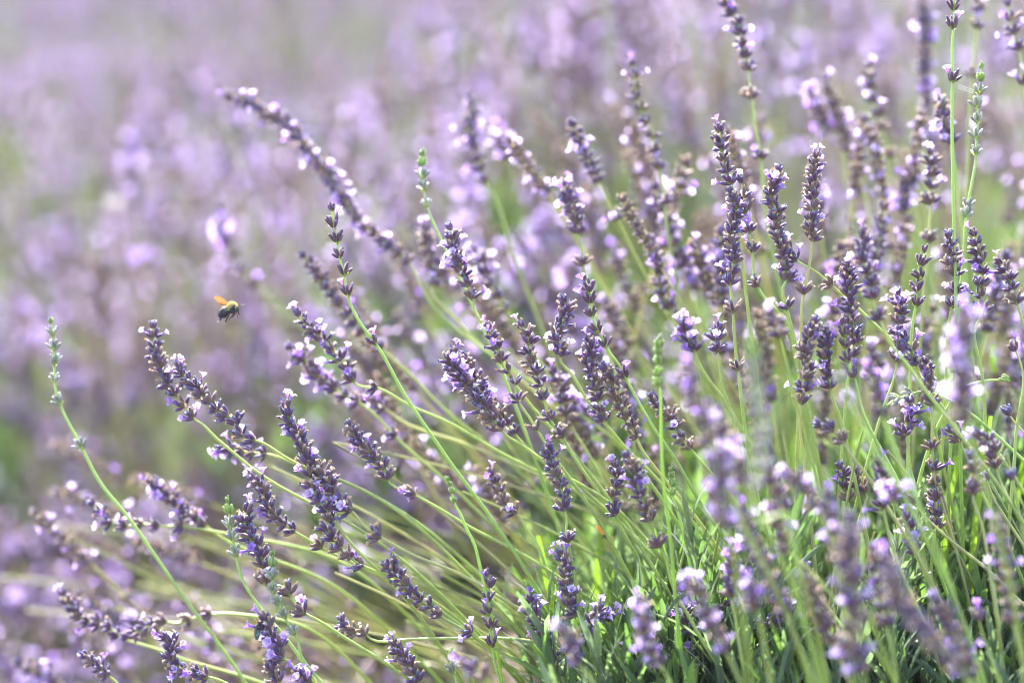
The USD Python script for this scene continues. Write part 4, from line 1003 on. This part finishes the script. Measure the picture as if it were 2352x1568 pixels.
def clinging_bee():
    q = uvw((840, 850), 54.9)
    at = P((900 + 840 / 7.84) / 1.70068, (2350 + 850 / 7.84) / 1.70068, -1.6)
    path = numbered('dark_bee'); X = UsdGeom.Xform.Define(stage, path); X.AddTranslateOp().Set(Gf.Vec3d(*at))
    tag(X.GetPrim(), 'dark bee with teal sheen clinging to a purple spike at the lower left', 'bee')
    ax = q(815, 1150) - q(840, 860); ax /= np.linalg.norm(ax); y = np.cross(ax, FWD); y /= np.linalg.norm(y); R = np.stack([np.cross(y, ax), y, ax], 1)
    v, f = ball(q(825, 1000), np.array([1.5, 1.5, 3.1]) * MM, R, 3); put2(f'{path}/abdomen', v, f, B_TEAL)
    v, f = ball(q(855, 770), np.array([1.6, 1.7, 1.6]) * MM, CAMR, 3, .1); put2(f'{path}/thorax', v, f, B_BLK)
    v, f = ball(q(900, 655), np.array([1.15, 1.0, 1.2]) * MM, CAMR, 3); put2(f'{path}/head', v, f, B_BLK)
    v, f = ball(q(900, 585, -.5), np.array([.8, .55, .7]) * MM, CAMR, 2); put2(f'{path}/face', v, f, B_PALE)
    orange = plain('bee_orange_leg', (.45, .14, .04), .5)
    v, f = limb([q(835, 640, -.6), q(838, 570, -1), q(805, 510, -1.2)], (.5, .6, .3)); put2(f'{path}/leg', v, f, orange)
    for i, (a, b, c_) in enumerate((((890, 760), (950, 720), (1000, 700)), ((890, 820), (960, 860), (1030, 850)), ((860, 860), (930, 930), (1010, 1010)), ((880, 700), (950, 640), (990, 600)))):
        v, f = limb([q(*a), q(*b), q(*c_)], (.35, .3, .18), 5); put2(f'{path}/leg_{i + 1:03d}', v, f, B_LEG)
    for i, (w, a, b) in enumerate(((2.0, (800, 760, -.9), (735, 1075, -1.8)), (1.6, (790, 740, .6), (730, 1000, 1.3)))):
        v, f = wing_mesh(q(*a), q(*b), w * MM, CAMR @ np.array((-.8, 0, -.6))); put2(f'{path}/wing' + ('_001' if i else ''), v, f, B_WING2)
    for i, e in enumerate(((950, 570), (960, 610))):
        v, f = limb([q(910, 610), q(930, 580), q(*e)], (.14, .12, .1), 5); put2(f'{path}/antenna' + ('_001' if i else ''), v, f, B_LEG)
clinging_bee()

def orange_insect():
    q = uvw((950, 880), 9.8 * 7.0)
    at = P((2250 + 950 / 9.8) / 1.70068, (1980 + 880 / 9.8) / 1.70068, 4.0)
    path = numbered('orange_insect'); X = UsdGeom.Xform.Define(stage, path); X.AddTranslateOp().Set(Gf.Vec3d(*at))
    tag(X.GetPrim(), 'small orange insect with a dark end sitting among the stems, lower middle', 'insect')
    ax = q(1130, 1060) - q(780, 720); ax /= np.linalg.norm(ax); y = np.cross(ax, FWD); y /= np.linalg.norm(y); R = np.stack([np.cross(y, ax), y, ax], 1)
    org = plain('insect_orange', (.75, .27, .03), .45, .3)
    v, f = ball(q(950, 885), np.array([1.7, 1.5, 3.5]) * MM, R, 3); put2(f'{path}/body', v, f, org)
    for i, s in enumerate((-1, 1)):
        v, f = wing_mesh(q(1100, 1010, -.8), q(790 - 20 * s, 720 + 45 * s, -2.2), 2.4 * MM, CAMR @ np.array((.2 * s, .4, -1))); put2(f'{path}/wing' + ('_001' if i else ''), v, f, org)
    v, f = ball(q(1140, 1120), np.array([1.2, 1.2, 1.6]) * MM, R, 3); put2(f'{path}/thorax', v, f, B_BLK)
    v, f = ball(q(1215, 1215), np.array([.9, .9, .9]) * MM, R, 3); put2(f'{path}/head', v, f, B_BLK)
    for i, s in enumerate((-1, 1)):
        v, f = limb([q(1225, 1240), q(1260 + 20 * s, 1280), q(1290 + 50 * s, 1350)], (.14, .12, .1), 5); put2(f'{path}/antenna' + ('_001' if i else ''), v, f, B_LEG)
    for i in range(6):
        u0 = 1080 + 30 * (i // 2); s = -1 if i % 2 else 1
        v, f = limb([q(u0, u0 - 20, -.5), q(u0 - 60 * s, u0 + 60 * s, .6), q(u0 - 90 * s, u0 + 130 * s, 1.6)], (.2, .18, .12), 5); put2(f'{path}/leg' + (f'_{i:03d}' if i else ''), v, f, B_LEG)
orange_insect()

def cream_insect():
    at = P(262, 470, 52); q = uvw((0, 0), 1.0)
    path = numbered('cream_insect'); X = UsdGeom.Xform.Define(stage, path); X.AddTranslateOp().Set(Gf.Vec3d(*at))
    tag(X.GetPrim(), 'small cream coloured insect, out of focus above the lilac flowers at left', 'insect')
    cream = plain('insect_cream', (.85, .76, .50), .6, .6); pink = plain('insect_pink', (.6, .25, .32), .6, .4)
    v, f = ball(q(0, 1.5), np.array([1.2, 1.2, 3.6]) * MM, CAMR @ roty(1.2), 3); put2(f'{path}/body', v, f, pink)
    for i, s in enumerate((-1, 1)):
        v, f = wing_mesh(q(0, 0, 0), q(6 * s, -4.5, -1.5), 7 * MM, CAMR @ np.array((.1 * s, .3, -1))); put2(f'{path}/wing' + ('_001' if i else ''), v, f, cream)
    v, f = ball(q(3.2, 2.6), np.array([1.0, 1.0, 1.0]) * MM, CAMR, 2); put2(f'{path}/head', v, f, pink)
cream_insect()

# spider threads at the right
mb = MB()
th = MB()
for k in range(3):
    tube(th, [P(2200, 194 + 4 * k, 0), P(2215, 199 + 4 * k, .5), P(2236, 206 + 4 * k, 1)], .05 * MM, 4, (.8, .8, .8), .3)
m = put('/World/spider_threads', th, M_FLOWER); tag(m.GetPrim(), 'fine spider threads between two tall stems at the upper right', 'spider thread')
